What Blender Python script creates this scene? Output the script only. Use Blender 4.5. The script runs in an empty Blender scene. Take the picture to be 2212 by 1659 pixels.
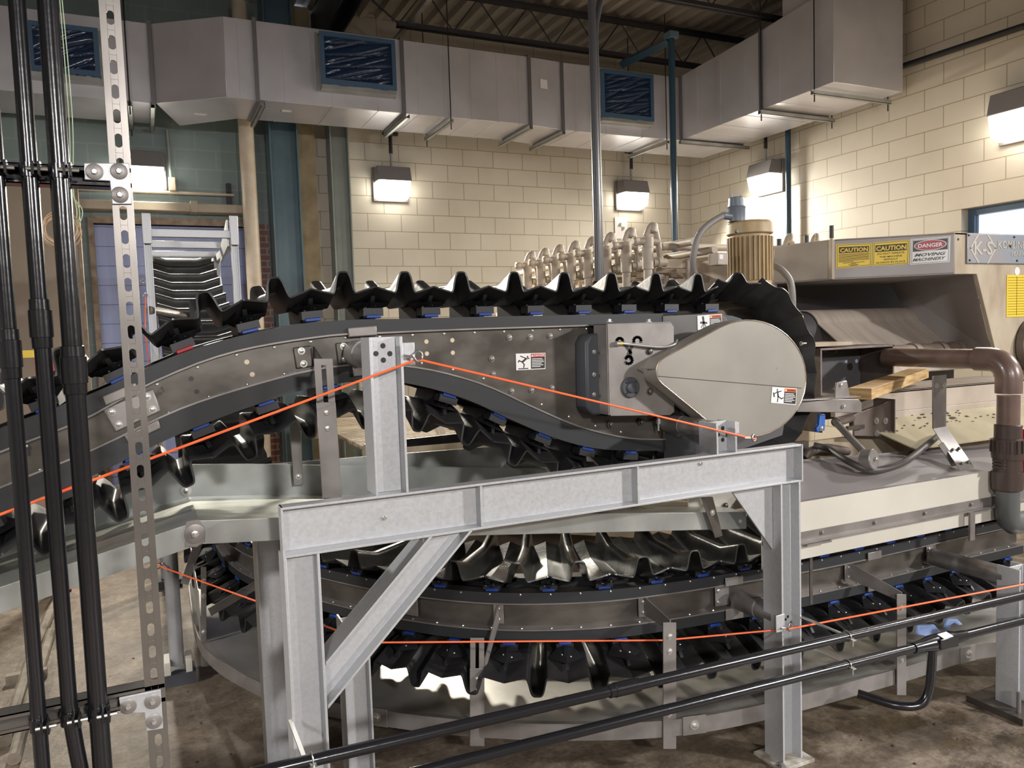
import bpy, bmesh, math, random
from mathutils import Vector, Matrix
random.seed(7)
S = bpy.context.scene
COL = S.collection
PI = math.pi

# ---------------------------------------------------------------- camera
F, YAW, PITCH, ROLL, EYE = 1676.66, 0.43511, -0.069405, -0.032637, 1.8
def _axes():
    f = Vector((math.sin(YAW)*math.cos(PITCH), math.cos(YAW)*math.cos(PITCH), math.sin(PITCH)))
    r = Vector((math.cos(YAW), -math.sin(YAW), 0)); u = r.cross(f)
    c, s = math.cos(ROLL), math.sin(ROLL)
    return c*r+s*u, -s*r+c*u, f
AR, AU, AF = _axes()
cam = bpy.data.objects.new('camera', bpy.data.cameras.new('camera'))
COL.objects.link(cam)
cam.data.sensor_width = 36.0; cam.data.lens = 36.0*F/2212.0
cam.data.clip_start = 0.05; cam.data.clip_end = 100
m = Matrix.Identity(4)
for i in range(3):
    m[i][0], m[i][1], m[i][2] = AR[i], AU[i], -AF[i]
m[2][3] = EYE
cam.matrix_world = m
S.camera = cam

# ---------------------------------------------------------------- world, exposure, room lights
w = bpy.data.worlds.new('world'); S.world = w; w.use_nodes = True
w.node_tree.nodes['Background'].inputs[0].default_value = (0.75, 0.85, 1.0, 1)
w.node_tree.nodes['Background'].inputs[1].default_value = 2.0
S.view_settings.view_transform = 'Standard'; S.view_settings.look = 'None'
S.view_settings.exposure = 0.0; S.view_settings.gamma = 1.0; S.view_settings.use_curve_mapping = False
S.cycles.use_denoising = True
S.cycles.max_bounces = 8; S.cycles.sample_clamp_indirect = 6.0
WARM = (1.0, 0.93, 0.79); NEUT = (1.0, 0.975, 0.96)
def area(name, loc, direction, sx, sy, power, color=NEUT, spread=math.radians(118)):
    L = bpy.data.lights.new(name, 'AREA'); L.shape = 'RECTANGLE'; L.size = sx; L.size_y = sy
    L.energy = power; L.color = color; L.spread = spread
    o = bpy.data.objects.new(name, L); COL.objects.link(o); o.location = loc
    o.rotation_euler = Vector(direction).to_track_quat('-Z', 'Y').to_euler()
    return o
# the room carries wall packs all round; these are the ones behind and beside the camera
area('wall_pack_light_right_near', (6.85, -2.6, 3.6), (-0.75, 0.55, -1.0), 0.45, 0.3, 270)
area('wall_pack_light_right_mid', (6.85, 1.6, 3.6), (-0.9, 0.0, -0.95), 0.45, 0.3, 70)
area('wall_pack_light_rear', (1.0, -4.8, 3.6), (0.0, 0.9, -0.95), 0.45, 0.3, 190)
area('wall_pack_light_rear_left', (-3.2, -4.8, 3.6), (0.15, 0.9, -0.95), 0.45, 0.3, 130)
area('wall_pack_light_left', (-4.8, 2.5, 3.6), (0.9, 0.1, -0.95), 0.45, 0.3, 120)

# ---------------------------------------------------------------- pixel on the photo -> point in the room, on a plane of known depth
def W(px, py, Y=None, X=None, Z=None):
    d = AR*((px-1106)/F) - AU*((py-829.5)/F) + AF
    if Y is not None: k = Y/d.y
    elif X is not None: k = X/d.x
    else: k = (Z-EYE)/d.z
    return Vector((d.x*k, d.y*k, d.z*k+EYE))
V = Vector

# ---------------------------------------------------------------- materials
MATS = {}
def mat(name, color, rough=0.5, metal=0.0, var=0.0, scale=8.0, color2=None, bump=0.0, bscale=60.0, stretch=(1,1,1), spec=0.5, coat=0.0, rvar=0.0, detail=4.0, lo=0.35, hi=0.65):
    if name in MATS: return MATS[name]
    mt = bpy.data.materials.new(name); mt.use_nodes = True
    nt = mt.node_tree; b = nt.nodes['Principled BSDF']
    b.inputs['Base Color'].default_value = (*color, 1)
    b.inputs['Roughness'].default_value = rough; b.inputs['Metallic'].default_value = metal
    b.inputs['Specular IOR Level'].default_value = spec; b.inputs['Coat Weight'].default_value = coat
    if var or color2 or bump or rvar:
        g = nt.nodes.new('ShaderNodeNewGeometry'); mp = nt.nodes.new('ShaderNodeMapping')
        mp.inputs['Scale'].default_value = stretch
        nt.links.new(g.outputs['Position'], mp.inputs['Vector'])
    if var or color2 or rvar:
        n = nt.nodes.new('ShaderNodeTexNoise'); n.inputs['Scale'].default_value = scale; n.inputs['Detail'].default_value = detail
        nt.links.new(mp.outputs[0], n.inputs['Vector'])
        r = nt.nodes.new('ShaderNodeValToRGB')
        c2 = color2 or tuple(max(0, c*(1-var)) for c in color)
        r.color_ramp.elements[0].position = lo; r.color_ramp.elements[1].position = hi
        r.color_ramp.elements[0].color = (*c2, 1); r.color_ramp.elements[1].color = (*color, 1)
        nt.links.new(n.outputs['Fac'], r.inputs['Fac']); nt.links.new(r.outputs['Color'], b.inputs['Base Color'])
        if rvar:
            mr = nt.nodes.new('ShaderNodeMapRange'); mr.inputs['To Min'].default_value = rough-rvar; mr.inputs['To Max'].default_value = rough+rvar
            nt.links.new(n.outputs['Fac'], mr.inputs['Value']); nt.links.new(mr.outputs[0], b.inputs['Roughness'])
    if bump:
        n2 = nt.nodes.new('ShaderNodeTexNoise'); n2.inputs['Scale'].default_value = bscale; n2.inputs['Detail'].default_value = 3
        nt.links.new(mp.outputs[0], n2.inputs['Vector'])
        bp = nt.nodes.new('ShaderNodeBump'); bp.inputs['Strength'].default_value = bump; bp.inputs['Distance'].default_value = 0.01
        nt.links.new(n2.outputs['Fac'], bp.inputs['Height']); nt.links.new(bp.outputs[0], b.inputs['Normal'])
    MATS[name] = mt
    return mt
def emit(name, color, strength):
    if name in MATS: return MATS[name]
    mt = bpy.data.materials.new(name); mt.use_nodes = True; b = mt.node_tree.nodes['Principled BSDF']
    b.inputs['Base Color'].default_value = (*color, 1)
    b.inputs['Emission Color'].default_value = (*color, 1); b.inputs['Emission Strength'].default_value = strength
    MATS[name] = mt; return mt
def blockwall(name, c1, c2, mortar, voff, msize=0.006, bumpy=0.0, rough=0.45, dirt=None, rel=-0.35):
    mt = bpy.data.materials.new(name); mt.use_nodes = True; nt = mt.node_tree; b = nt.nodes['Principled BSDF']
    uv = nt.nodes.new('ShaderNodeUVMap'); uv.uv_map = 'UVMap'
    br = nt.nodes.new('ShaderNodeTexBrick'); br.offset = 0.5; br.offset_frequency = 2
    br.inputs['Scale'].default_value = 1; br.inputs['Brick Width'].default_value = 0.4064; br.inputs['Row Height'].default_value = 0.2032
    br.inputs['Mortar Size'].default_value = msize; br.inputs['Mortar Smooth'].default_value = 0.15; br.inputs['Bias'].default_value = 0.0
    br.inputs['Color1'].default_value = (*c1, 1); br.inputs['Color2'].default_value = (*c2, 1); br.inputs['Mortar'].default_value = (*mortar, 1)
    mp = nt.nodes.new('ShaderNodeMapping'); mp.inputs['Location'].default_value = (40*0.4064, voff, 0)
    nt.links.new(uv.outputs[0], mp.inputs[0]); nt.links.new(mp.outputs[0], br.inputs['Vector'])
    src = br.outputs['Color']
    n = nt.nodes.new('ShaderNodeTexNoise'); n.inputs['Scale'].default_value = 2.2; n.inputs['Detail'].default_value = 6
    nt.links.new(uv.outputs[0], n.inputs['Vector'])
    mx = nt.nodes.new('ShaderNodeMix'); mx.data_type = 'RGBA'; mx.blend_type = 'MULTIPLY'; mx.inputs[0].default_value = 0.35
    rp = nt.nodes.new('ShaderNodeValToRGB'); rp.color_ramp.elements[0].position = 0.3; rp.color_ramp.elements[1].position = 0.7
    rp.color_ramp.elements[0].color = (0.72, 0.68, 0.62, 1)
    nt.links.new(n.outputs['Fac'], rp.inputs[0]); nt.links.new(src, mx.inputs[6]); nt.links.new(rp.outputs[0], mx.inputs[7])
    nt.links.new(mx.outputs[2], b.inputs['Base Color'])
    b.inputs['Roughness'].default_value = rough
    bp = nt.nodes.new('ShaderNodeBump'); bp.inputs['Strength'].default_value = rel; bp.inputs['Distance'].default_value = 0.006
    nt.links.new(br.outputs['Fac'], bp.inputs['Height'])
    if bumpy:
        n2 = nt.nodes.new('ShaderNodeTexNoise'); n2.inputs['Scale'].default_value = 90; nt.links.new(uv.outputs[0], n2.inputs['Vector'])
        b2 = nt.nodes.new('ShaderNodeBump'); b2.inputs['Strength'].default_value = bumpy; b2.inputs['Distance'].default_value = 0.004
        nt.links.new(n2.outputs['Fac'], b2.inputs['Height']); nt.links.new(bp.outputs[0], b2.inputs['Normal']); nt.links.new(b2.outputs[0], b.inputs['Normal'])
    else: nt.links.new(bp.outputs[0], b.inputs['Normal'])
    MATS[name] = mt; return mt

galv   = mat('galvanized_steel', (0.52, 0.525, 0.54), 0.44, 0.45, color2=(0.475, 0.48, 0.495), scale=80, bump=0.03, bscale=160, rvar=0.08)
galvd  = mat('galvanized_sheet', (0.45, 0.465, 0.445), 0.36, 0.65, color2=(0.35, 0.36, 0.35), scale=6, rvar=0.1)
galvr  = mat('galvanized_sheet_wavy', (0.52, 0.53, 0.47), 0.3, 0.75, color2=(0.40, 0.41, 0.36), scale=5, bump=0.5, bscale=14, stretch=(0.6,1.6,1))
ductm  = mat('duct_sheet', (0.66, 0.65, 0.71), 0.32, 0.45, color2=(0.59, 0.58, 0.635), scale=3, rvar=0.06)
stain  = mat('stainless_plate', (0.14, 0.127, 0.112), 0.36, 0.6, color2=(0.088, 0.078, 0.068), scale=7, rvar=0.1, stretch=(1,1,1.6))
stainb = mat('stainless_bracket', (0.27, 0.247, 0.235), 0.42, 0.5, color2=(0.20, 0.182, 0.17), scale=9, rvar=0.08)
chrome = mat('bolt_steel', (0.66, 0.65, 0.62), 0.28, 0.9)
pearl  = mat('guard_satin_steel', (0.29, 0.268, 0.235), 0.5, 0.25, color2=(0.255, 0.235, 0.205), scale=5)
weld   = mat('heat_tinted_edge', (0.33, 0.24, 0.15), 0.35, 0.8, color2=(0.42, 0.38, 0.36), scale=25)
track  = mat('black_track_plastic', (0.018, 0.019, 0.021), 0.52)
rubber = mat('black_pan_rubber', (0.015, 0.015, 0.016), 0.40, color2=(0.024, 0.023, 0.023), scale=12, bump=0.1, bscale=40)
blackm = mat('black_bracket', (0.012, 0.012, 0.014), 0.45)
blue   = mat('blue_slider_plastic', (0.006, 0.035, 0.20), 0.4)
redp   = mat('red_slider_plastic', (0.32, 0.012, 0.02), 0.4)
condm  = mat('black_coated_conduit', (0.009, 0.009, 0.011), 0.2, bump=0.08, bscale=18, spec=0.6)
orange = mat('orange_cord', (0.95, 0.15, 0.04), 0.45)
darkpl = mat('dark_gray_plastic', (0.045, 0.047, 0.055), 0.5)
tanp   = mat('tan_machine_paint', (0.43, 0.37, 0.31), 0.5, color2=(0.34, 0.28, 0.22), scale=3.5)
tand   = mat('stained_tan_paint', (0.46, 0.39, 0.29), 0.55, color2=(0.30, 0.23, 0.15), scale=4, stretch=(1.5,1.5,0.6))
graypl = mat('gray_purple_plate', (0.37, 0.34, 0.33), 0.45, color2=(0.31, 0.28, 0.275), scale=2.5)
pvcb   = mat('brown_pvc', (0.115, 0.072, 0.058), 0.3, color2=(0.15, 0.10, 0.083), scale=9, coat=0.2)
pvcd   = mat('dark_brown_pvc', (0.055, 0.037, 0.032), 0.3)
pvcg   = mat('gray_pvc', (0.085, 0.09, 0.09), 0.35)
redv   = mat('red_valve_handle', (0.50, 0.012, 0.03), 0.35)
white  = mat('white_skirt', (0.54, 0.51, 0.445), 0.42, color2=(0.48, 0.45, 0.39), scale=3)
motorp = mat('yellow_motor_paint', (0.50, 0.38, 0.215), 0.5, color2=(0.33, 0.225, 0.11), scale=9, stretch=(1,1,0.4))
wood   = mat('pine_plank', (0.52, 0.36, 0.17), 0.6, color2=(0.27, 0.15, 0.05), scale=16, stretch=(0.35, 0.35, 3.0))
beltm  = mat('press_belt_cloth', (0.50, 0.425, 0.36), 0.7, color2=(0.40, 0.335, 0.28), scale=9, stretch=(2.2, 0.25, 0.25))
darkin = mat('dark_cavity_steel', (0.085, 0.08, 0.083), 0.5)
ylw    = mat('yellow_green_stained_panel', (0.40, 0.345, 0.22), 0.5, color2=(0.31, 0.265, 0.17), scale=4)
sludge = mat('dried_sludge', (0.035, 0.024, 0.018), 0.6)
steelb = mat('blue_painted_steel', (0.10, 0.165, 0.195), 0.3, color2=(0.075, 0.13, 0.17), scale=4)
steelg = mat('gray_green_steel', (0.26, 0.29, 0.27), 0.5, color2=(0.22, 0.245, 0.235), scale=5)
pipeb  = mat('blue_pipe', (0.018, 0.05, 0.085), 0.3)
creamp = mat('cream_pipe', (0.62, 0.54, 0.43), 0.4, color2=(0.55, 0.46, 0.36), scale=10)
concr  = mat('raw_concrete', (0.33, 0.27, 0.17), 0.8, color2=(0.23, 0.18, 0.11), scale=6, bump=0.3, bscale=25)
joistm = mat('dark_joist_steel', (0.035, 0.034, 0.042), 0.5)
deckm  = mat('metal_roof_deck', (0.36, 0.33, 0.29), 0.55, color2=(0.30, 0.27, 0.24), scale=2)
fixt   = mat('lamp_housing', (0.16, 0.15, 0.155), 0.5)
lens   = emit('lamp_lens', (1.0, 0.95, 0.82), 14.0)
film   = mat('blue_plastic_film', (0.010, 0.028, 0.075), 0.18, bump=0.35, bscale=7, stretch=(1.2, 1.2, 2.6), spec=0.7)
tape   = mat('blue_tape', (0.05, 0.105, 0.19), 0.5)
paper  = mat('white_paper', (0.75, 0.72, 0.74), 0.6)
stwht  = mat('sticker_white', (0.78, 0.77, 0.75), 0.4)
stblk  = mat('sticker_black', (0.022, 0.02, 0.022), 0.4)
stred  = mat('sticker_red', (0.58, 0.05, 0.035), 0.4)
stmar  = mat('sticker_maroon', (0.36, 0.035, 0.06), 0.4)
stor   = mat('sticker_orange', (0.75, 0.15, 0.035), 0.4)
styel  = mat('sticker_yellow', (0.78, 0.56, 0.05), 0.45)
brass  = mat('yellow_brass', (0.65, 0.45, 0.10), 0.35, 0.6)

mat('brown_stained_steel', (0.20, 0.165, 0.145), 0.45, 0.5, color2=(0.14, 0.11, 0.095), scale=9)
# ---------------------------------------------------------------- mesh helpers
class MB:
    def __init__(s): s.v = []; s.f = []
    def add(s, vs, fs):
        o = len(s.v); s.v += [V(p) for p in vs]; s.f += [tuple(i+o for i in f) for f in fs]; return s
    def box(s, a, b):
        x0,y0,z0 = a; x1,y1,z1 = b
        return s.add([(x0,y0,z0),(x1,y0,z0),(x1,y1,z0),(x0,y1,z0),(x0,y0,z1),(x1,y0,z1),(x1,y1,z1),(x0,y1,z1)],
                     [(0,3,2,1),(4,5,6,7),(0,1,5,4),(1,2,6,5),(2,3,7,6),(3,0,4,7)])
    def obox(s, c, ax, ay, az):          # centre and three half-axis vectors
        c, ax, ay, az = V(c), V(ax), V(ay), V(az)
        p = [c+i*ax+j*ay+k*az for k in (-1,1) for i,j in ((-1,-1),(1,-1),(1,1),(-1,1))]
        return s.add(p, [(0,3,2,1),(4,5,6,7),(0,1,5,4),(1,2,6,5),(2,3,7,6),(3,0,4,7)])
    def prism(s, pts, d):                # planar polygon pushed along d
        d = V(d); n = len(pts); a = [V(p) for p in pts]
        s.add(a+[p+d for p in a], [tuple(range(n))[::-1], tuple(range(n, 2*n))]+[(i,(i+1)%n,(i+1)%n+n,i+n) for i in range(n)])
        return s
    def sweep(s, prof, p0, p1, xa, ya):  # closed 2-D profile along a segment
        p0, p1, xa, ya = V(p0), V(p1), V(xa), V(ya)
        return s.prism([p0+xa*x+ya*y for x,y in prof], p1-p0)
    def tube(s, pts, r, n=12, cap=True, r_list=None):
        pts = [V(p) for p in pts]; rings = []; up = None; k = len(pts); o = len(s.v)
        for i,p in enumerate(pts):
            t = ((pts[min(i+1,k-1)]-p).normalized()+(p-pts[max(i-1,0)]).normalized())
            t = t.normalized() if t.length > 1e-9 else V((0,0,1))
            if up is None: up = V((0,0,1)) if abs(t.z) < 0.9 else V((1,0,0))
            a = t.cross(up).normalized(); up = a.cross(t).normalized()
            rr = r_list[i] if r_list else r
            rings.append([p+(a*math.cos(2*PI*j/n)+up*math.sin(2*PI*j/n))*rr for j in range(n)])
        vs = [q for R in rings for q in R]
        fs = [(i*n+j, i*n+(j+1)%n, (i+1)*n+(j+1)%n, (i+1)*n+j) for i in range(k-1) for j in range(n)]
        if cap: fs += [tuple(range(n))[::-1], tuple(range((k-1)*n, k*n))]
        return s.add(vs, fs)
    def cyl(s, p0, p1, r, n=16, r1=None):
        return s.tube([p0, p1], r, n, True, [r, r1 if r1 is not None else r])
    def lathe(s, c, axis, prof, n=20):   # prof = [(distance along axis, radius)]
        c, axis = V(c), V(axis).normalized(); a = axis.orthogonal().normalized(); b = axis.cross(a); k = len(prof)
        vs = [c+axis*h+(a*math.cos(2*PI*j/n)+b*math.sin(2*PI*j/n))*r for h,r in prof for j in range(n)]
        fs = [(i*n+j, i*n+(j+1)%n, (i+1)*n+(j+1)%n, (i+1)*n+j) for i in range(k-1) for j in range(n)]
        fs += [tuple(range(n))[::-1], tuple(range((k-1)*n, k*n))]
        return s.add(vs, fs)
    def grid(s, rows):                   # rows of points
        n = len(rows[0]); k = len(rows)
        return s.add([p for r in rows for p in r], [(i*n+j, i*n+j+1, (i+1)*n+j+1, (i+1)*n+j) for i in range(k-1) for j in range(n-1)])
    def ribbon(s, pts, prof, frames):    # closed profile swept along a path; frames = [(xaxis, yaxis)]
        n = len(prof); k = len(pts)
        vs = [V(p)+fx*x+fy*y for p,(fx,fy) in zip(pts, frames) for x,y in prof]
        fs = [(i*n+j, i*n+(j+1)%n, (i+1)*n+(j+1)%n, (i+1)*n+j) for i in range(k-1) for j in range(n)]
        fs += [tuple(range(n))[::-1], tuple(range((k-1)*n, k*n))]
        return s.add(vs, fs)
    def hexbolt(s, p, nrm, r=0.012, h=0.008, washer=True):
        p, nrm = V(p), V(nrm).normalized()
        if washer: s.lathe(p, nrm, [(0, r*1.45), (0.002, r*1.45)], 16)
        s.lathe(p, nrm, [(0.0, r), (h, r), (h+0.001, r*0.8)], 6); return s
    def button(s, p, nrm, r=0.006):
        return s.lathe(p, nrm, [(0, r), (r*0.5, r*0.8), (r*0.75, r*0.3)], 8)
    def ring(s, c, nrm, R, r, n=20, m=8, a0=0, a1=2*PI):
        c, nrm = V(c), V(nrm).normalized(); a = nrm.orthogonal().normalized(); b = nrm.cross(a)
        full = abs(a1-a0-2*PI) < 1e-6; k = n if full else n+1
        rows = []
        for i in range(k):
            t = a0+(a1-a0)*i/n; d = a*math.cos(t)+b*math.sin(t)
            rows.append([c+d*(R+r*math.cos(2*PI*j/m))+nrm*(r*math.sin(2*PI*j/m)) for j in range(m)])
        o = len(s.v); s.v += [p for R_ in rows for p in R_]
        for i in range(k if full else k-1):
            for j in range(m): s.f.append((o+i*m+j, o+((i+1)%k)*m+j, o+((i+1)%k)*m+(j+1)%m, o+i*m+(j+1)%m))
        return s
    def build(s, name, material, parent=None, smooth=True, angle=0.6, bevel=0.0, origin=None, solid=0.0, fix=True, **props):
        me = bpy.data.meshes.new(name)
        if parent is not None: org = wloc(parent) if origin is None else V(origin)
        elif origin is not None: org = V(origin)
        else:
            xs = [p.x for p in s.v]; ys = [p.y for p in s.v]; zs = [p.z for p in s.v]
            org = V(((min(xs)+max(xs))/2, (min(ys)+max(ys))/2, min(zs)))
        me.from_pydata([p-org for p in s.v], [], s.f); me.update()
        bm = bmesh.new(); bm.from_mesh(me)
        if fix: bmesh.ops.recalc_face_normals(bm, faces=bm.faces)
        if smooth:
            for f in bm.faces: f.smooth = True
            for e in bm.edges:
                if len(e.link_faces) == 1 or (len(e.link_faces) == 2 and e.calc_face_angle(0) > angle): e.smooth = False
        bm.to_mesh(me); bm.free()
        me.materials.append(MATS[material] if isinstance(material, str) else material)
        o = bpy.data.objects.new(name, me); COL.objects.link(o)
        if parent is not None:
            o.parent = parent; o.location = org-wloc(parent)
        else: o.location = org
        if bevel:
            md = o.modifiers.new('bevel', 'BEVEL'); md.width = bevel; md.segments = 2; md.limit_method = 'ANGLE'; md.angle_limit = 0.7
        if solid:
            md = o.modifiers.new('solid', 'SOLIDIFY'); md.thickness = solid; md.offset = 0
        for k, v in props.items(): o[k] = v
        return o
def wloc(o):
    p = V((0,0,0))
    while o is not None: p = p+V(o.location); o = o.parent
    return p
def thing(name, loc, label, cat, group=None):
    o = bpy.data.objects.new(name, None); COL.objects.link(o); o.location = loc; o.empty_display_size = 0.1
    o['label'] = label; o['category'] = cat
    if group: o['group'] = group
    return o
def tag(o, label, cat, group=None):
    o['label'] = label; o['category'] = cat
    if group: o['group'] = group
    return o
def copy_tree(o, parent=None):
    c = o.copy(); COL.objects.link(c)
    if parent is not None: c.parent = parent
    for ch in list(o.children): copy_tree(ch, c)
    return c
def uvset(o, fn):
    me = o.data; uv = me.uv_layers.new(name='UVMap')
    for lp in me.loops:
        uv.data[lp.index].uv = fn(me.vertices[lp.vertex_index].co+o.location)
def Hprof(w, d, t):                      # H section: flanges at +-w/2, web in the middle, depth d
    a, b = w/2, d/2; q = t/2
    return [(-a,-b),(-a+t,-b),(-a+t,-q),(a-t,-q),(a-t,-b),(a,-b),(a,b),(a-t,b),(a-t,q),(-a+t,q),(-a+t,b),(-a,b)]
def text_mesh(mb, body, origin, xa, ya, size, depth=0.0006, align='LEFT', shear=0.0, width=None, bold=0.0):
    cu = bpy.data.curves.new('lettering', 'FONT'); cu.body = body; cu.size = 1.0; cu.align_x = 'LEFT'; cu.shear = shear
    cu.offset = bold; cu.resolution_u = 2
    o = bpy.data.objects.new('lettering', cu); COL.objects.link(o)
    bpy.context.view_layer.update()
    me = o.to_mesh(); vs = [V(v.co) for v in me.vertices]; fs = [tuple(p.vertices) for p in me.polygons]
    o.to_mesh_clear(); bpy.data.objects.remove(o); bpy.data.curves.remove(cu)
    if not vs: return mb
    x0 = min(v.x for v in vs); x1 = max(v.x for v in vs)
    sx = size if width is None else width/(x1-x0)
    off = {'LEFT': 0, 'CENTER': (x1-x0)/2, 'RIGHT': (x1-x0)}[align]
    xa, ya, og = V(xa), V(ya), V(origin); n = xa.cross(ya).normalized()
    return mb.add([og+xa*((v.x-x0-off)*sx)+ya*(v.y*size)+n*depth for v in vs], fs)
def catmull(pts, n=10):
    P = [V(p) for p in pts]; out = []
    for i in range(len(P)-1):
        p0 = P[i-1] if i else P[i]*2-P[i+1]; p1, p2 = P[i], P[i+1]
        p3 = P[i+2] if i+2 < len(P) else P[i+1]*2-P[i]
        for k in range(n):
            t = k/n
            out.append(0.5*((2*p1)+(p2-p0)*t+(2*p0-5*p1+4*p2-p3)*t*t+(3*p1-p0-3*p2+p3)*t**3))
    out.append(P[-1]); return out
class Path:
    def __init__(s, pts):
        s.p = [V(p) for p in pts]; s.d = [0.0]
        for a, b in zip(s.p, s.p[1:]): s.d.append(s.d[-1]+(b-a).length)
        s.L = s.d[-1]
    def at(s, u):
        u = max(0.0, min(s.L, u)); lo, hi = 0, len(s.d)-1
        while hi-lo > 1:
            mid = (lo+hi)//2
            if s.d[mid] <= u: lo = mid
            else: hi = mid
        k = (u-s.d[lo])/max(1e-9, s.d[hi]-s.d[lo])
        return s.p[lo].lerp(s.p[hi], k)
    def tan(s, u, e=0.03): return (s.at(u+e)-s.at(u-e)).normalized()
    def near(s, q):
        best = min(range(len(s.p)), key=lambda i: (s.p[i]-V(q)).length); return s.d[best]
def plane_pts(pix, Y): return [W(x, y, Y=Y) for x, y in pix]
# ================================================================ the room
XR, YB, ZC = 7.07, 9.0, 5.5
VROW = 21*0.2032-4.024
mb_tan1 = (0.53, 0.49, 0.425); mb_tan2 = (0.51, 0.47, 0.405)
MATS['tan_block_back'] = blockwall('tan_block_back', mb_tan1, mb_tan2, (0.27, 0.225, 0.155), VROW, 0.0045)
MATS['tan_block_right'] = blockwall('tan_block_right', mb_tan1, mb_tan2, (0.27, 0.225, 0.155), VROW-0.2032, 0.0045)
MATS['green_block'] = blockwall('green_block', (0.205, 0.265, 0.265), (0.195, 0.255, 0.255), (0.235, 0.295, 0.295), VROW-0.2032, 0.01, bumpy=0.25, rough=0.4, rel=-0.5)
def wetfloor():
    mt = bpy.data.materials.new('wet_stained_floor'); mt.use_nodes = True; nt = mt.node_tree; b = nt.nodes['Principled BSDF']; L = nt.links.new
    g = nt.nodes.new('ShaderNodeNewGeometry'); sep = nt.nodes.new('ShaderNodeSeparateXYZ'); L(g.outputs['Position'], sep.inputs[0])
    def noise(sc, det, rough=0.6):
        n = nt.nodes.new('ShaderNodeTexNoise'); n.inputs['Scale'].default_value = sc; n.inputs['Detail'].default_value = det; n.inputs['Roughness'].default_value = rough
        L(g.outputs['Position'], n.inputs['Vector']); return n.outputs['Fac']
    def ramp(src, a, b2, c0, c1):
        r = nt.nodes.new('ShaderNodeValToRGB'); r.color_ramp.elements[0].position = a; r.color_ramp.elements[1].position = b2
        r.color_ramp.elements[0].color = (*c0, 1); r.color_ramp.elements[1].color = (*c1, 1); L(src, r.inputs[0]); return r.outputs[0]
    def mix(fac, a, b2, mode='MIX'):
        m_ = nt.nodes.new('ShaderNodeMix'); m_.data_type = 'RGBA'; m_.blend_type = mode
        if isinstance(fac, float): m_.inputs[0].default_value = fac
        else: L(fac, m_.inputs[0])
        L(a, m_.inputs[6]); L(b2, m_.inputs[7]); return m_.outputs[2]
    base = ramp(noise(9, 8), 0.32, 0.68, (0.115, 0.086, 0.063), (0.25, 0.205, 0.155))
    fine = ramp(noise(42, 6, 0.7), 0.35, 0.6, (0.55, 0.5, 0.45), (1, 1, 1))
    col = mix(0.8, base, fine, 'MULTIPLY')
    dirty = ramp(noise(3.2, 9, 0.72), 0.43, 0.56, (0, 0, 0), (1, 1, 1))
    dk = ramp(noise(14, 6), 0.3, 0.7, (0.014, 0.010, 0.007), (0.075, 0.052, 0.026))
    mr = nt.nodes.new('ShaderNodeMapRange'); mr.inputs['From Min'].default_value = 1.2; mr.inputs['From Max'].default_value = 3.2; mr.inputs['To Min'].default_value = 0.22; mr.inputs['To Max'].default_value = 0.95
    L(sep.outputs['X'], mr.inputs['Value'])
    mu = nt.nodes.new('ShaderNodeMath'); mu.operation = 'MULTIPLY'; L(mr.outputs[0], mu.inputs[0]); L(dirty, mu.inputs[1])
    L(mix(mu.outputs[0], col, dk), b.inputs['Base Color'])
    rr = nt.nodes.new('ShaderNodeMapRange'); rr.inputs['To Min'].default_value = 0.6; rr.inputs['To Max'].default_value = 0.22; L(mu.outputs[0], rr.inputs['Value']); L(rr.outputs[0], b.inputs['Roughness'])
    bp = nt.nodes.new('ShaderNodeBump'); bp.inputs['Strength'].default_value = 0.35; bp.inputs['Distance'].default_value = 0.01; L(noise(30, 5), bp.inputs['Height']); L(bp.outputs[0], b.inputs['Normal'])
    MATS['wet_stained_floor'] = mt; return mt
def struct(mb, name, material, **k):
    o = mb.build(name, material, **k); o['kind'] = 'structure'; return o
flm = wetfloor()
struct(MB().box((-6, -6, -0.1), (XR+0.3, YB+0.3, 0)), 'floor', flm)
def xwall(x0, x1, z0, z1, y0, y1, name, material):
    o = struct(MB().box((x0, y0, z0), (x1, y1, z1)), name, material); uvset(o, lambda p: (XR-p.x, p.z)); return o
xwall(1.80, XR+0.3, 0, ZC, YB, YB+0.25, 'wall_back', 'tan_block_back')
# green wall around the doorway
mbg = MB(); DX0, DX1, DZ = -0.44, 1.02, 3.02
mbg.box((-6, YB+0.02, 0), (DX0, YB+0.27, ZC)); mbg.box((DX1, YB+0.02, 0), (1.62, YB+0.27, ZC)); mbg.box((DX0, YB+0.02, DZ), (DX1, YB+0.27, ZC))
o = struct(mbg, 'wall_back_green', 'green_block'); uvset(o, lambda p: (XR-p.x, p.z))
# right wall with a window opening
WY0, WY1, WZ0, WZ1 = 3.4, 4.95, 1.9, 2.805
mbw = MB(); mbw.box((XR, WY1, 0), (XR+0.25, YB, ZC)); mbw.box((XR, -6, 0), (XR+0.25, WY0, ZC))
mbw.box((XR, WY0, 0), (XR+0.25, WY1, WZ0)); mbw.box((XR, WY0, WZ1), (XR+0.25, WY1, ZC))
o = struct(mbw, 'wall_right', 'tan_block_right'); uvset(o, lambda p: (YB-p.y, p.z))
pw = mat('painted_room_wall', (0.42, 0.40, 0.36), 0.6, var=0.1, scale=1.5)
struct(MB().box((-6.25, -6, 0), (-6, YB+0.3, ZC)), 'wall_left', pw)
struct(MB().box((-6, -6.25, 0), (XR+0.3, -6, ZC)), 'wall_front', pw)
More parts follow.
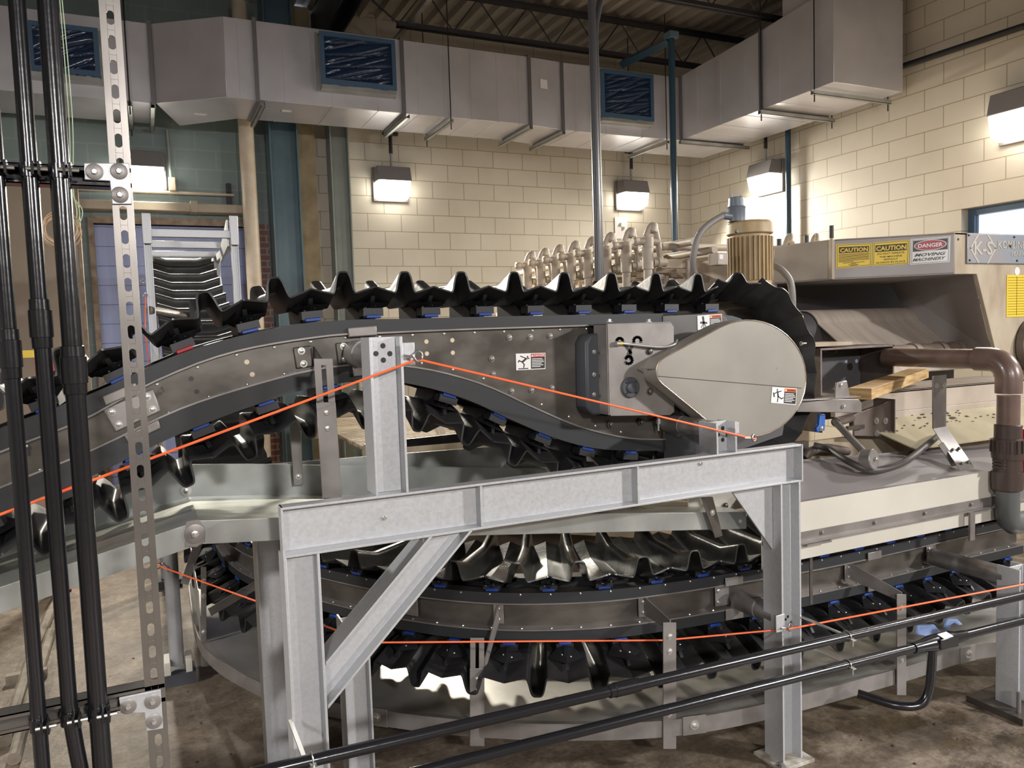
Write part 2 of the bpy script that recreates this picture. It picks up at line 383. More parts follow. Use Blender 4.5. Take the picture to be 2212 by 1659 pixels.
# window: frame, glass, daylight outside
wf = mat('window_frame_paint', (0.045, 0.09, 0.16), 0.35)
mb = MB(); x0, x1 = XR+0.10, XR+0.17; t = 0.06
mb.box((x0, WY0, WZ0), (x1, WY1, WZ0+t)); mb.box((x0, WY0, WZ1-t), (x1, WY1, WZ1)); mb.box((x0, WY0, WZ0+t), (x1, WY0+t, WZ1-t)); mb.box((x0, WY1-t, WZ0+t), (x1, WY1, WZ1-t))
win = struct(mb, 'window_1', wf)
gl = bpy.data.materials.new('window_glass'); gl.use_nodes = True
gb = gl.node_tree.nodes['Principled BSDF']; gb.inputs['Transmission Weight'].default_value = 1.0; gb.inputs['Roughness'].default_value = 0.02; gb.inputs['IOR'].default_value = 1.05
MB().box((x0+0.03, WY0+t, WZ0+t), (x0+0.036, WY1-t, WZ1-t)).build('pane', gl, win, kind='structure')
# metal roof deck with ribs running away from the camera
mb = MB(); prof = []; x = -6.0
while x < XR+0.25:
    prof += [(x, 0), (x+0.06, 0), (x+0.085, 0.06), (x+0.175, 0.06)]; x += 0.2
mb.grid([[(px, y, ZC-0.07+pz) for px, pz in prof] for y in (-6.0, YB+0.02)])
struct(mb, 'ceiling', deckm, smooth=False, solid=0.004)
struct(MB().box((-6.2, -6.2, ZC+0.03), (XR+0.3, YB+0.3, ZC+0.1)), 'ceiling_slab', pw)
# bar joists
def joist(y, x0, x1, label):
    t_ = thing('bar_joist', ((x0+x1)/2, y, 4.95), label, 'joist', 'bar joists under the roof deck')
    for nm, z in (('bottom_chord', 4.95), ('top_chord', 5.38)):
        mb = MB()
        for s in (-1, 1): mb.box((x0 if nm[0] == 'b' else x0-0.55, y+s*0.012-0.008 if s > 0 else y-0.045, z), (x1, y+0.045 if s > 0 else y-0.004, z+0.008))
        for s in (-1, 1): mb.box((x0 if nm[0] == 'b' else x0-0.55, y+s*0.012-0.004, z-(0 if nm[0] == 'b' else 0.05)), (x1, y+s*0.012+0.004, z+(0.055 if nm[0] == 'b' else 0.0)))
        mb.build(nm, joistm, t_)
    mb = MB(); x = x0+0.02; pts = [V((x0-0.5, y, 5.36))]; up = False
    while x < x1: pts.append(V((x, y, 5.36 if up else 4.98))); x += 0.30 if up is False else 0.30; up = not up
    mb.tube(pts, 0.011, 6); mb.build('web_rod', joistm, t_, smooth=False)
joist(7.9, 2.5, XR, 'dark bar joist nearest the back wall, above the long air duct')
joist(6.4, 2.3, XR, 'dark bar joist crossing in front of the one by the back wall')
joist(4.9, 2.3, XR, 'dark bar joist farthest from the back wall, at the top edge of the picture')
tag(MB().sweep(Hprof(0.2, 0.4, 0.018), (1.95, 9.0, 5.18), (1.95, 2.0, 5.18), V((0,0,1))*0+V((1,0,0)), (0,0,1)).build('roof_girder', joistm), 'dark steel roof girder carrying the left ends of the joists', 'girder')
mb = MB()
for i in range(5): mb.box((2.62+0.001*i, 4.6, 4.99), (2.66, 8.6, 5.0)) if i == 0 else None
mb.box((2.615, 4.6, 4.99), (2.621, 8.6, 5.03)); mb.box((2.659, 4.6, 4.99), (2.665, 8.6, 5.03))
tag(mb.build('support_strut', galvd), 'slotted strut hung across the joists above the middle louver', 'strut')
# columns by the back wall
tag(MB().sweep(Hprof(0.30, 0.22, 0.016), (1.43, 8.76, 0), (1.43, 8.76, ZC-0.1), (1,0,0), (0,1,0)).build('steel_column', steelb), 'blue-painted steel column where the green wall ends', 'column')
o = struct(MB().box((1.58, 8.86, 0), (1.80, YB+0.25, ZC-0.1)), 'pillar_concrete', concr)
tag(MB().sweep(Hprof(0.21, 0.2, 0.014), (2.05, 8.86, 0), (2.05, 8.86, ZC-0.1), (1,0,0), (0,1,0)).build('steel_column', steelg), 'gray-green steel column standing against the tan block wall', 'column')
# tan blocks toothed out past the end of the tan wall
mb = MB()
for k in range(0, 20):
    z = 4.024-0.2032*k; xx = 1.83+(0.0 if k % 2 else 0.05)
    mb.box((xx-0.03, YB-0.012, z-0.197), (2.2, YB+0.1, z))
struct(mb, 'trim_1', mat('tan_block_end', mb_tan1, 0.5, var=0.08, scale=3))
# doorway: blue-white roll-up door and frame
dm = mat('pale_blue_door', (0.32, 0.37, 0.62), 0.45, color2=(0.28, 0.33, 0.57), scale=2, stretch=(8, 1, 0.4))
mb = MB()
for i in range(16): mb.box((DX0, YB+0.10, 0.2*i), (DX1, YB+0.14, 0.2*i+0.193))
mb.box((DX0, YB+0.12, 0), (DX1, YB+0.15, DZ))
dr = struct(mb, 'door_1', dm)
mb = MB(); fr = mat('rusty_door_frame', (0.20, 0.135, 0.095), 0.6, color2=(0.33, 0.27, 0.2), scale=12)
mb.box((DX0-0.05, YB-0.02, 0), (DX0, YB+0.14, DZ+0.06)); mb.box((DX1, YB-0.02, 0), (DX1+0.05, YB+0.14, DZ+0.06)); mb.box((DX0, YB-0.02, DZ), (DX1, YB+0.14, DZ+0.07))
mb.build('door_frame', fr, dr, kind='structure')
# big tan sliding door leaf on the left
p0 = W(0, 470, Y=8.6); p1 = W(193, 800, Y=8.6)
sd = thing('sliding_door', (p1.x-1.0, 8.6, 0), 'large tan sliding door leaf left of the pale blue doorway', 'door')
MB().box((p1.x-2.2, 8.56, 0.05), (p1.x, 8.62, 3.3)).build('door_leaf', mat('tan_door_paint', (0.36, 0.29, 0.225), 0.55, color2=(0.31, 0.25, 0.19), scale=1.5), sd, bevel=0.006)
MB().box((p1.x-0.015, 8.55, 0.05), (p1.x+0.012, 8.63, 3.3)).build('door_edge', fr, sd)
# tan rail box above the doorway, with a seam clip
a = W(0, 440, Y=8.8); b = W(556, 470, Y=8.8)
mb = MB().box((-3.0, 8.80, 3.135), (b.x, 8.98, 3.225))
rl = tag(mb.build('door_rail_box', mat('tan_rail_paint', (0.40, 0.34, 0.26), 0.5, var=0.15, scale=4), bevel=0.008), 'tan rail box running along the green wall above the doorway', 'rail')
k = W(420, 455, Y=8.78); MB().box((k.x-0.035, 8.79, 3.13), (k.x+0.035, 8.985, 3.25)).build('seam_clip', 'tan_rail_paint', rl, bevel=0.005)
# red brick patch beside the doorway
MATS['red_brick'] = blockwall('red_brick', (0.22, 0.07, 0.045), (0.19, 0.06, 0.04), (0.30, 0.24, 0.2), 0.0, 0.01)
nt = MATS['red_brick'].node_tree
for n in nt.nodes:
    if n.type == 'TEX_BRICK': n.inputs['Brick Width'].default_value = 0.2; n.inputs['Row Height'].default_value = 0.068
o = struct(MB().box((1.07, YB-0.01, 0), (1.27, YB+0.02, 3.05)), 'trim_2', 'red_brick'); uvset(o, lambda p: (p.x, p.z))
# slim conduit on the green wall with two clamps, a switch box drop
z = 3.35
cd = tag(MB().tube([(-2.5, 8.96, z), (0.93, 8.96, z)], 0.017).build('wall_conduit', creamp), 'thin cream conduit running level along the green wall', 'conduit')
q = W(495, 425, Y=8.96)
mb = MB(); mb.box((q.x-0.025, 8.93, z+0.02), (q.x+0.025, 9.0, z+0.12)); mb.box((q.x-0.025, 8.93, z-0.11), (q.x+0.025, 9.0, z-0.02)); mb.build('clamp', blackm, cd)
q = W(372, 400, Y=8.95); q2 = W(366, 268, Y=8.95)
sb = thing('outlet_drop', (q.x, 8.96, q.z-0.06), 'painted outlet box at the end of a short drop pipe on the green wall', 'outlet box')
MB().tube([(q.x-0.02, 8.97, 4.0), (q.x-0.005, 8.97, q.z+0.08)], 0.016).build('drop_pipe', steelg, sb)
MB().box((q.x-0.035, 8.92, q.z-0.06), (q.x+0.035, 9.0, q.z+0.08)).build('box', creamp, sb, bevel=0.008)
# cream riser pipe
RX = W(538, 400, Y=8.72).x
tag(MB().tube([(RX, 8.72, 0), (RX, 8.72, 5.3)], 0.078, 24).build('riser_pipe', creamp), 'cream vertical pipe rising beside the conveyor hoops and behind the duct', 'pipe')
# blue sprinkler pipes
def bluepipe(x, y, z0, z1, label):
    tag(MB().tube([(x, y, z0), (x, y, z1)], 0.032, 16).build('vertical_pipe', pipeb), label, 'pipe')
q = W(1454, 300, Y=6.7); qt = W(1455, 78, Y=6.7)
bp = thing('pipe_post', (q.x, 6.7, 0), 'blue vertical pipe post in front of the duct elbow, with a diagonal arm', 'pipe post')
MB().tube([(q.x, 6.7, 0), (q.x, 6.7, qt.z)], 0.034, 16).build('post', pipeb, bp)
MB().obox((q.x, 6.7, qt.z), (0.055,0,0), (0,0.055,0), (0,0,0.03)).build('cap_plate', steelb, bp)
e0 = W(1345, 138, Y=7.6); MB().tube([(q.x, 6.72, qt.z-0.04), e0], 0.05, 4).build('diagonal_arm', pipeb, bp, smooth=False)
q = W(1703, 400, X=6.98)
bluepipe(q.x, q.y, 0.0, 4.1, 'thin blue vertical pipe on the right wall beside a wall lamp')
# dark horizontal pipe high on the right wall
a = W(1938, 147, X=6.98); b = W(2195, 62, X=6.98); d = (b-a).normalized()
hp = tag(MB().tube([a-d*1.2, b+d*0.06, b+d*0.16+V((0,0,-0.05)), b+d*0.18+V((0,0,-0.35))], 0.03, 10).build('wall_pipe', blackm), 'dark pipe running level high along the right wall', 'pipe')
# survey target on the back wall
c = W(1342, 490, Y=8.985)
tg = tag(MB().box((c.x-0.1, 8.985, c.z-0.16), (c.x+0.1, 8.992, c.z+0.13)).build('survey_target', paper), 'white paper survey target under the lamp on the tan back wall', 'target')
mb = MB()
for s in (0, 1):
    pts = [(c.x, 8.983, c.z)]+[(c.x+0.055*math.cos(t), 8.983, c.z+0.055*math.sin(t)) for t in [PI/2+PI*s+PI/2*i/8 for i in range(9)]]
    mb.prism(pts, (0, 0.001, 0))
mb.build('target_quadrants', mat('target_gray', (0.22, 0.22, 0.21), 0.6), tg)

# ---------------------------------------------------------------- wall packs
def wallpack(c, face, label, power, wd=0.40, ht=0.37, dp=0.2, shadeside=1):
    """c: centre on the wall, face: unit vector out of the wall"""
    f = V(face); sx = V((0,0,1)).cross(f).normalized()*-1; up = V((0,0,1)); c = V(c)
    t_ = thing('wall_pack_lamp', c-up*ht/2, label, 'wall lamp', 'wall pack lamps')
    MB().obox(c+f*0.02, sx*(wd/2+0.015), f*0.02, up*(ht/2+0.012)).build('back_plate', fixt, t_, bevel=0.006)
    a = c+f*0.04
    top = [a+up*ht/2, a+f*dp*0.75+up*ht/2, a+f*dp+up*0.02, a+up*0.02]
    MB().prism([p-sx*wd/2 for p in top], sx*wd).build('hood', fixt, t_, bevel=0.008)
    ln = [a+up*0.02, a+f*(dp-0.004)+up*0.02, a+f*dp*0.8-up*(ht/2-0.05), a+f*0.03-up*(ht/2-0.01)]
    MB().prism([p-sx*(wd/2-0.012) for p in ln], sx*(wd-0.024)).build('lens', lens, t_, bevel=0.01)
    for s in (-0.28, 0.25): MB().cyl(a+f*0.05+sx*s*wd+up*ht/2, a+f*0.05+sx*s*wd+up*(ht/2+0.015), 0.02, 10).build('mounting_lug', fixt, t_)
    L = area('wall_pack_light', tuple(c+f*(dp+0.10)-up*0.08), tuple(f-up*0.95), wd*0.9, 0.25, power, WARM, math.radians(125))
    return t_
def lampcenter(px, py, **k): return W(px, py, **k)
lamps = []
c = W(842, 401, Y=9.0); wallpack((c.x, 9.0, c.z), (0,-1,0), 'lit wall lamp on the tan back wall nearest the gray-green column', 165); lamps.append((c, 'back'))
c = W(1356, 425, Y=9.0); wallpack((c.x, 9.0, c.z), (0,-1,0), 'lit wall lamp on the back wall above the survey target', 170); lamps.append((c, 'back'))
c = W(310, 372, Y=9.0); wallpack((c.x, 9.02, c.z), (0,-1,0), 'lit wall lamp on the green wall above the doorway', 110)
c = W(1668, 385, X=7.07); wallpack((7.07, c.y, c.z), (-1,0,0), 'lit wall lamp on the right wall beside the thin blue pipe', 68); lamps.append((c, 'right'))
c = W(2196, 255, X=7.07); wallpack((7.07, c.y-0.08, c.z), (-1,0,0), 'lit wall lamp on the right wall above the window, cut by the picture edge', 95, ht=0.42)
# conduits feeding the lamps from the duct level
for (c, side), (lx) in zip(lamps, ('back wall lamp by the gray-green column', 'back wall lamp over the survey target', 'right wall lamp by the blue pipe')):
    off = V((0,-0.10,0)) if side == 'back' else V((-0.10,0,0))
    base = V((c.x, 9.0, c.z)) if side == 'back' else V((7.07, c.y, c.z))
    f = off.normalized()
    t_ = thing('lamp_conduit', base+off+V((0,0,0.19)), 'conduit dropping to the '+lx, 'conduit', 'lamp feed conduits')
    MB().tube([base+off+V((0,0,0.19)), base+off+V((0,0,0.36))], 0.014, 10).build('flexible_drop', steelg, t_)
    MB().cyl(base+off+V((0,0,0.35)), base+off+V((0,0,0.56)), 0.022, 12).build('coated_pipe', blackm, t_)
    MB().lathe(base+off+V((0,0,0.55)), (0,0,1), [(0,0.03),(0.02,0.035),(0.05,0.035),(0.07,0.024)], 12).build('fitting', blackm, t_)
    s = V((0,0,1)).cross(f)
    MB().cyl(base+off+V((0,0,0.575))-s*0.09, base+off+V((0,0,0.575))+s*0.09, 0.022, 10).build('cross_fitting', blackm, t_)
    MB().cyl(base+off+V((0,0,0.6)), base+off+V((0,0,0.75)), 0.02, 10).build('upper_pipe', blackm, t_)
# ================================================================ air duct
ZB, ZT = 4.01, 4.73
duct = thing('air_duct', (3.0, 8.0, ZB), 'long rectangular sheet-metal air duct along the back wall, turning along the right wall', 'air duct')
def dsec(plan, z1a=ZT, z1b=ZT):
    """plan = four corners front-left, front-right, back-right, back-left"""
    fl, fr_, br_, bl = plan
    p = [(fl[0], fl[1], ZB), (fr_[0], fr_[1], ZB), (br_[0], br_[1], ZB), (bl[0], bl[1], ZB), (fl[0], fl[1], z1a), (fr_[0], fr_[1], z1b), (br_[0], br_[1], z1b), (bl[0], bl[1], z1a)]
    MB().add(p, [(0,3,2,1),(4,5,6,7),(0,1,5,4),(1,2,6,5),(2,3,7,6),(3,0,4,7)]).build('duct_section', ductm, duct, bevel=0.004)
YL, YM, YR2 = (8.06, 8.82), (7.66, 8.36), (7.75, 8.46)
dsec([(-3.4, YL[0]), (0.19, YL[0]), (0.19, YL[1]), (-3.4, YL[1])])
dsec([(0.19, YL[0]), (0.78, YM[0]), (0.95, YM[1]), (0.42, YL[1])])
dsec([(0.78, YM[0]), (2.46, YM[0]), (2.46, YM[1]), (0.95, YM[1])])
dsec([(2.46, YM[0]), (3.88, YM[0]), (3.88, YM[1]), (2.46, YM[1])])
dsec([(3.88, YM[0]), (4.33, YR2[0]), (4.33, YR2[1]), (3.88, YM[1])], ZT, ZT+0.02)
dsec([(4.33, YR2[0]), (5.93, YR2[0]), (6.86, YR2[1]), (4.33, YR2[1])], ZT+0.02, ZT+0.02)
def ysec(y0, y1, za, zb2, xl=5.93, xr=6.86):
    p = [(xl, y0, ZB), (xr, y0, ZB), (xr, y1 if y1 < 7.7 else YR2[1], ZB), (xl, y1, ZB), (xl, y0, za), (xr, y0, za), (xr, y1 if y1 < 7.7 else YR2[1], zb2), (xl, y1, zb2)]
    MB().add(p, [(0,1,2,3),(7,6,5,4),(0,4,5,1),(1,5,6,2),(2,6,7,3),(3,7,4,0)]).build('duct_section', ductm, duct, bevel=0.004)
ysec(6.36, 7.75, 4.81, ZT+0.02); ysec(5.42, 6.36, 4.88, 4.81)
MB().box((5.97, 5.44, 4.80), (6.84, 6.1, ZC-0.08)).build('duct_riser', ductm, duct, bevel=0.004)
# joint flanges, sheet seams
def flange(x, yf, yb, z1=ZT, w_=0.018, pr=0.022):
    mb = MB(); mb.box((x-w_, yf-pr, ZB-pr), (x+w_, yf, z1+pr)); mb.box((x-w_, yf, ZB-pr), (x+w_, yb, ZB)); mb.box((x-w_, yf, z1), (x+w_, yb, z1+pr))
    mb.build('joint_flange', mat('dark_duct_flange', (0.20, 0.19, 0.20), 0.4, 0.6), duct)
for x, yf, yb in ((0.17, *YL), (1.05, *YM), (2.46, *YM), (3.88, *YM), (4.33, *YR2)): flange(x, yf, yb)
def flangeY(y, z1):
    mb = MB(); mb.box((5.93-0.022, y-0.018, ZB-0.022), (5.93, y+0.018, z1+0.02)); mb.box((5.93, y-0.018, ZB-0.022), (6.86, y+0.018, ZB)); mb.build('joint_flange', 'dark_duct_flange', duct)
flangeY(7.70, ZT); flangeY(6.36, 4.81)
def seam(*boxes):
    mb = MB()
    for a, b in boxes: mb.box(a, b)
    mb.build('sheet_seam', ductm, duct, smooth=False)
for x in (-1.9, -1.2, -0.6, 0.0): seam(((x-0.006, YL[0]-0.004, ZB+0.001), (x+0.006, YL[0], ZT)))
for x in (0.9, 1.3, 1.75, 2.2, 2.62, 2.9, 3.2, 3.5, 3.75): seam(((x-0.004, YM[0]-0.003, ZB-0.003), (x+0.004, YM[0], ZT)), ((x-0.006, YM[0]-0.003, ZB-0.004), (x+0.006, YM[1], ZB)))
for x in (4.5, 4.9, 5.4): seam(((x-0.004, YR2[0]-0.003, ZB-0.003), (x+0.004, YR2[0], ZT)), ((x-0.006, YR2[0]-0.003, ZB-0.004), (x+0.006, YR2[1], ZB)))
for y in (5.7, 6.1, 6.6, 7.0, 7.4): seam(((5.927, y-0.004, ZB-0.003), (5.93, y+0.004, ZT)), ((5.927, y-0.006, ZB-0.004), (6.86, y+0.006, ZB)))

# hanger struts below, rods above
def hangX(x, yf, yb, rod=True, dx=0.0):
    mb = MB()
    mb.box((x-0.021, yf-0.06, ZB-0.062), (x+0.021, yb+0.06, ZB-0.058)); mb.box((x-0.021, yf-0.06, ZB-0.062), (x-0.017, yb+0.06, ZB-0.022)); mb.box((x+0.017, yf-0.06, ZB-0.062), (x+0.021, yb+0.06, ZB-0.022))
    mb.build('hanger_strut', galvd, duct)
    if rod:
        for y in (yf-0.035, yb+0.035): MB().tube([(x, y, ZB-0.13), (x, y, ZC-0.06)], 0.006, 8).build('hanger_rod', blackm, duct)
hangX(-0.03, *YL); hangX(0.16, *YL, rod=False); hangX(1.09, *YM, rod=False); hangX(2.48, *YM, rod=False); hangX(2.95, *YM); hangX(3.86, *YM, rod=False); hangX(4.31, *YR2, rod=False); hangX(5.72, *YR2)
def hangY(y, rod=True):
    mb = MB(); mb.box((5.93-0.06, y-0.021, ZB-0.062), (6.92, y+0.021, ZB-0.058)); mb.box((5.87, y-0.021, ZB-0.062), (6.92, y-0.017, ZB-0.022)); mb.box((5.87, y+0.017, ZB-0.062), (6.92, y+0.021, ZB-0.022))
    mb.build('hanger_strut', galvd, duct)
    if rod:
        for x in (5.895, 6.895): MB().tube([(x, y, ZB-0.13), (x, y, ZC-0.06)], 0.006, 8).build('hanger_rod', blackm, duct)
hangY(7.66, False); hangY(6.33); hangY(5.62)
# louver collars sealed with blue film and tape
def louver(x0, x1, z0, z1, yf):
    d = 0.13
    mb = MB(); t = 0.028
    mb.box((x0-t, yf-0.02, z0-t-0.03), (x1+t, yf, z1+t)); mb.box((x0, yf-d, z0-0.055), (x1, yf-0.02, z0-0.01)); mb.box((x0, yf-d, z0-0.012), (x0+0.01, yf-0.02, z1)); mb.box((x1-0.01, yf-d, z0-0.012), (x1, yf-0.02, z1)); mb.box((x0, yf-d, z1-0.01), (x1, yf-0.02, z1))
    L = mb.build('louver_collar', galvd, duct)
    rows = []; n = 70; rnd = random.Random(int(x0*100))
    ph = [(rnd.uniform(-7, -2), rnd.uniform(4, 14), rnd.uniform(0, 6), rnd.uniform(0.4, 1)) for _ in range(6)]
    for i in range(n+1):
        r = []
        for j in range(n+1):
            u, v = j/n, i/n; e = min(u, 1-u, v, 1-v)*6; e = min(1, e)
            h = sum(a_*(1-abs(math.sin(kx*u+kz*v+p)))**4 for kx, kz, p, a_ in ph)*0.012
            r.append((x0+0.012+(x1-x0-0.024)*u, yf-d+0.015+h*e, z0+(z1-z0-0.012)*v))
        rows.append(r)
    MB().grid(rows).build('blue_film', film, L)
    mb = MB(); e = 0.006; w_ = 0.034
    mb.box((x0-e, yf-d-e, z0-0.012), (x1+e, yf-d+0.014, z0+w_)); mb.box((x0-e, yf-d-e, z1-w_), (x1+e, yf-d+0.014, z1+e)); mb.box((x0-e, yf-d-e, z0+w_), (x0+w_, yf-d+0.014, z1-w_)); mb.box((x1-w_, yf-d-e, z0+w_), (x1+e, yf-d+0.014, z1-w_))
    for k in range(9):
        xx = x0+(x1-x0)*(k+0.5)/9; mb.box((xx-0.04, yf-d-0.003, z0-0.012-0.012*rnd.random()), (xx+0.04, yf-d+0.03, z0))
    mb.build('blue_tape', tape, L)
for (xa, ya, xb, yb, yf) in ((58, 48, 216, 163, YL[0]), (691, 72, 856, 193, YM[0]), (1299, 152, 1412, 260, YR2[0])):
    a = W(xa, ya, Y=yf-0.13); b = W(xb, yb, Y=yf-0.13)
    am = W(xb, ya, Y=yf-0.13)
    louver(a.x, b.x, b.z, max(a.z, b.z+0.3) if False else (a.z+W(xb, ya+ (0.075*(xb-xa)), Y=yf-0.13).z)/2, yf)
# notes taped on the duct
for (px, py, yf, lab) in ((399, 120, 7.915, 0), (1174, 182, 7.69, 0)):
    c = W(px, py, Y=yf-0.0)
    n = V((-0.4, -0.59, 0)).normalized() if px < 500 else V((0.09, -0.45, 0)).normalized()
    sx = V((0,0,1)).cross(n).normalized(); c = c+n*0.006
    MB().obox(c, sx*0.05, V((0,0,0.05)), n*0.001).build('paper_note', paper, duct)
for (px, py) in ((433, 247), (617, 240)):
    c = W(px, py, Z=ZB-0.003); MB().box((c.x-0.055, c.y-0.02, ZB-0.004), (c.x+0.055, c.y+0.025, ZB-0.001)).build('paper_label', paper, duct)

# ================================================================ conduit rack at the left, close to the camera
YS = 1.88
def sx(px, py, Y=YS): return W(px, py, Y=Y)
xs = (W(234, 0, Y=YS).x+W(308, 1059, Y=YS).x)/2
rack = thing('conduit_rack', (xs, YS, 0), 'slotted steel strut post with two cross struts holding black conduits', 'conduit rack')
def slotted(mbk, p0, p1, across, depth, hw=0.0206, slot=(0.007, 0.0145), pitch=0.051, skip=()):
    """slotted channel: web facing -depth, built as strips round oblong slots"""
    p0, p1, ac, dp = V(p0), V(p1), V(across), V(depth); L = (p1-p0).length; t = (p1-p0)/L; n = int(L/pitch)
    out = [(-hw,0),(hw,0),(hw,0.041),(hw-0.009,0.041),(hw-0.009,0.034),(hw-0.0026,0.039),(hw-0.0026,0.0026),(-hw+0.0026,0.0026),(-hw+0.0026,0.039),(-hw+0.009,0.034),(-hw+0.009,0.041),(-hw,0.041)]
    sides = [[(-hw,0),(-slot[0],0),(-slot[0],0.0026),(-hw+0.0026,0.0026),(-hw+0.0026,0.041),(-hw,0.041)], [(hw,0),(hw,0.041),(hw-0.0026,0.041),(hw-0.0026,0.0026),(slot[0],0.0026),(slot[0],0)]]
    for pr in sides: mbk.prism([p0+ac*x+dp*y for x, y in pr], p1-p0)
    for x in (-1, 1): mbk.prism([p0+ac*(x*hw)+dp*0.041, p0+ac*(x*(hw-0.009))+dp*0.041, p0+ac*(x*(hw-0.009))+dp*0.034, p0+ac*(x*(hw-0.007))+dp*0.034, p0+ac*(x*(hw-0.007))+dp*0.039, p0+ac*(x*hw)+dp*0.039], p1-p0)
    for i in range(n+1):
        c = p0+t*(pitch*(i+0.5)); half = pitch/2; r = slot[0]; s2 = slot[1]-r
        # bridge between slots with rounded slot ends
        for sg in (-1, 1):
            pts = [c+t*(sg*half)+ac*(-r), c+t*(sg*half)+ac*r]
            arc = [c+t*(sg*(s2+r*math.sin(a)))+ac*(r*math.cos(a)) for a in [PI*k/8 for k in range(9)]]
            mbk.prism(pts+arc if True else pts, dp*0.0026)
    return mbk
mb = slotted(MB(), (xs, YS, 0.012), (xs, YS, 2.75), (1,0,0), (0,1,0)); post_ = mb.build('upright_strut', mat('strut_stainless', (0.25, 0.23, 0.21), 0.3, 0.8, color2=(0.20, 0.183, 0.17), scale=8), rack, bevel=0.0022)
MB().box((xs-0.06, YS-0.04, 0), (xs+0.06, YS+0.08, 0.012)).build('foot_plate', galv, rack)
def zat(px, py): return W(px, py, Y=YS).z
zu = (zat(60, 353)+zat(60, 395))/2; zl = (zat(120, 1520)+zat(120, 1568))/2
for nm, z, m_ in (('cross_strut', zu, condm), ('cross_strut', zl, 'strut_stainless')):
    mb = MB(); x0, x1 = -1.1, xs+0.02
    mb.box((x0, YS+0.045-0.0, z-0.0206), (x1, YS+0.0476, z+0.0206)) if False else None
    mb.box((x0, YS+0.040, z-0.0206), (x1, YS+0.0426, z+0.0206)); mb.box((x0, YS, z+0.018), (x1, YS+0.042, z+0.0206)); mb.box((x0, YS, z-0.0206), (x1, YS+0.042, z-0.018))
    mb.box((x0, YS, z+0.0115), (x1, YS+0.0026, z+0.0206)); mb.box((x0, YS, z-0.0206), (x1, YS+0.0026, z-0.0115))
    mb.build(nm, m_, rack)
def elbowplate(pts, bolts):
    mb = MB(); mb.prism([W(x, y, Y=YS-0.006) for x, y in pts], (0, 0.0055, 0)); pl = mb.build('corner_plate', galv, rack, bevel=0.0015)
    for x, y in bolts:
        p = W(x, y, Y=YS-0.0062); MB().lathe(p, (0,-1,0), [(0,0.0165),(0.002,0.017),(0.003,0.015)], 24).build('washer', stainb, pl)
        MB().lathe(p+V((0,-0.003,0)), (0,-1,0), [(0,0.0065),(0.005,0.0065),(0.006,0.005)], 6).build('bolt_head', chrome, pl)
elbowplate([(182,352),(279,352),(285,441),(242,441),(237,391),(182,388)], [(204,371),(257,370),(259,421)])
elbowplate([(257,1508),(347,1489),(353,1574),(316,1580),(312,1540),(261,1541)], [(277,1526),(330,1515),(333,1558)])
# the three conduits
YC = YS-0.028
def conduit(xt, xb, r, cz, label, bend=False):
    top = W(*xt, Y=YC); bot = W(*xb, Y=YC); d = (bot-top)/(bot.z-top.z)
    x = (top.x+bot.x)/2
    pts = [(x, YC, 2.9), (x, YC, 0.95)]
    if bend: pts = [(x, YC, 2.9), (x, YC, 1.05), (x+0.002, YC, 1.0), (x+0.007, YC, 0.94), (x+0.013, YC, 0.88), (x+0.016, YC, 0.82), (x+0.016, YC, 0.0)]
    else: pts = [(x, YC, 2.9), (x, YC, 0.0)]
    c = thing('conduit', (x, YC, 0), label, 'conduit', 'black conduits on the rack')
    MB().tube(pts, r, 20).build('pipe', condm, c)
    z = cz
    MB().lathe((x, YC, z-0.05), (0,0,1), [(0,r+0.001),(0.001,r+0.003),(0.022,r+0.0035),(0.023,r+0.006),(0.078,r+0.006),(0.079,r+0.0035),(0.1,r+0.003),(0.101,r+0.001)], 24).build('coupling', condm, c)
    for zz in (zu, zl):
        mb = MB()
        for i in (0,): mb.lathe((x, YC, zz-0.014), (0,0,1), [(0,r+0.003),(0.028,r+0.003)], 24)
        mb.obox((x+r*0.55, YC-r-0.008, zz), (0.0025,0,0), (0,0.012,0), (0,0,0.013)); mb.obox((x+r*0.55+0.011, YC-r-0.008, zz), (0.0025,0,0), (0,0.012,0), (0,0,0.013))
        cl = mb.build('pipe_clamp', condm, c)
        MB().cyl((x+r*0.55-0.012, YC-r-0.010, zz), (x+r*0.55+0.026, YC-r-0.010, zz), 0.004, 8).build('clamp_bolt', chrome, cl)
    return x
conduit((-30, 0), (86, 1659), 0.0147, W(15, 765, Y=YC).z, 'leftmost black conduit on the rack, entering at the left picture edge')
conduit((34, 0), (150, 1500), 0.0158, W(80, 700, Y=YC).z, 'middle black conduit on the rack, bending just under the lower clamp', bend=True)
conduit((106, 0), (218, 1659), 0.0192, W(155, 800, Y=YC).z, 'thickest black conduit on the rack, next to the slotted post')
# coil of wire hanging behind the conduits
c = W(132, 497, Y=3.0); cw = thing('wire_coil', tuple(c-V((0,0,0.07))), 'coil of thin pale wires hanging behind the black conduits', 'wire coil')
mb = MB()
for i in range(9): mb.ring(c+V((random.uniform(-.006,.006), random.uniform(-.02,.02), random.uniform(-.008,.008))), (0.15+random.uniform(-.2,.2), -1, random.uniform(-.15,.15)), 0.05+random.uniform(-.006,.008), 0.0014, 28, 5)
mb.build('coil', mat('pale_wire', (0.55, 0.42, 0.30), 0.5, color2=(0.42, 0.25, 0.12), scale=30), cw)
mb = MB(); top = W(140, 230, Y=3.0)
for i in range(3): mb.tube(catmull([top+V((0.004*i, 0, 0.6)), top+V((0.01*i,0,0)), W(150+4*i, 400, Y=3.0), W(178-6*i, 455, Y=3.0), c+V((0.045, 0, 0.01*i))], 8), 0.0016, 5)
mb.build('loose_wire', mat('green_wire', (0.45, 0.55, 0.35), 0.5), cw)
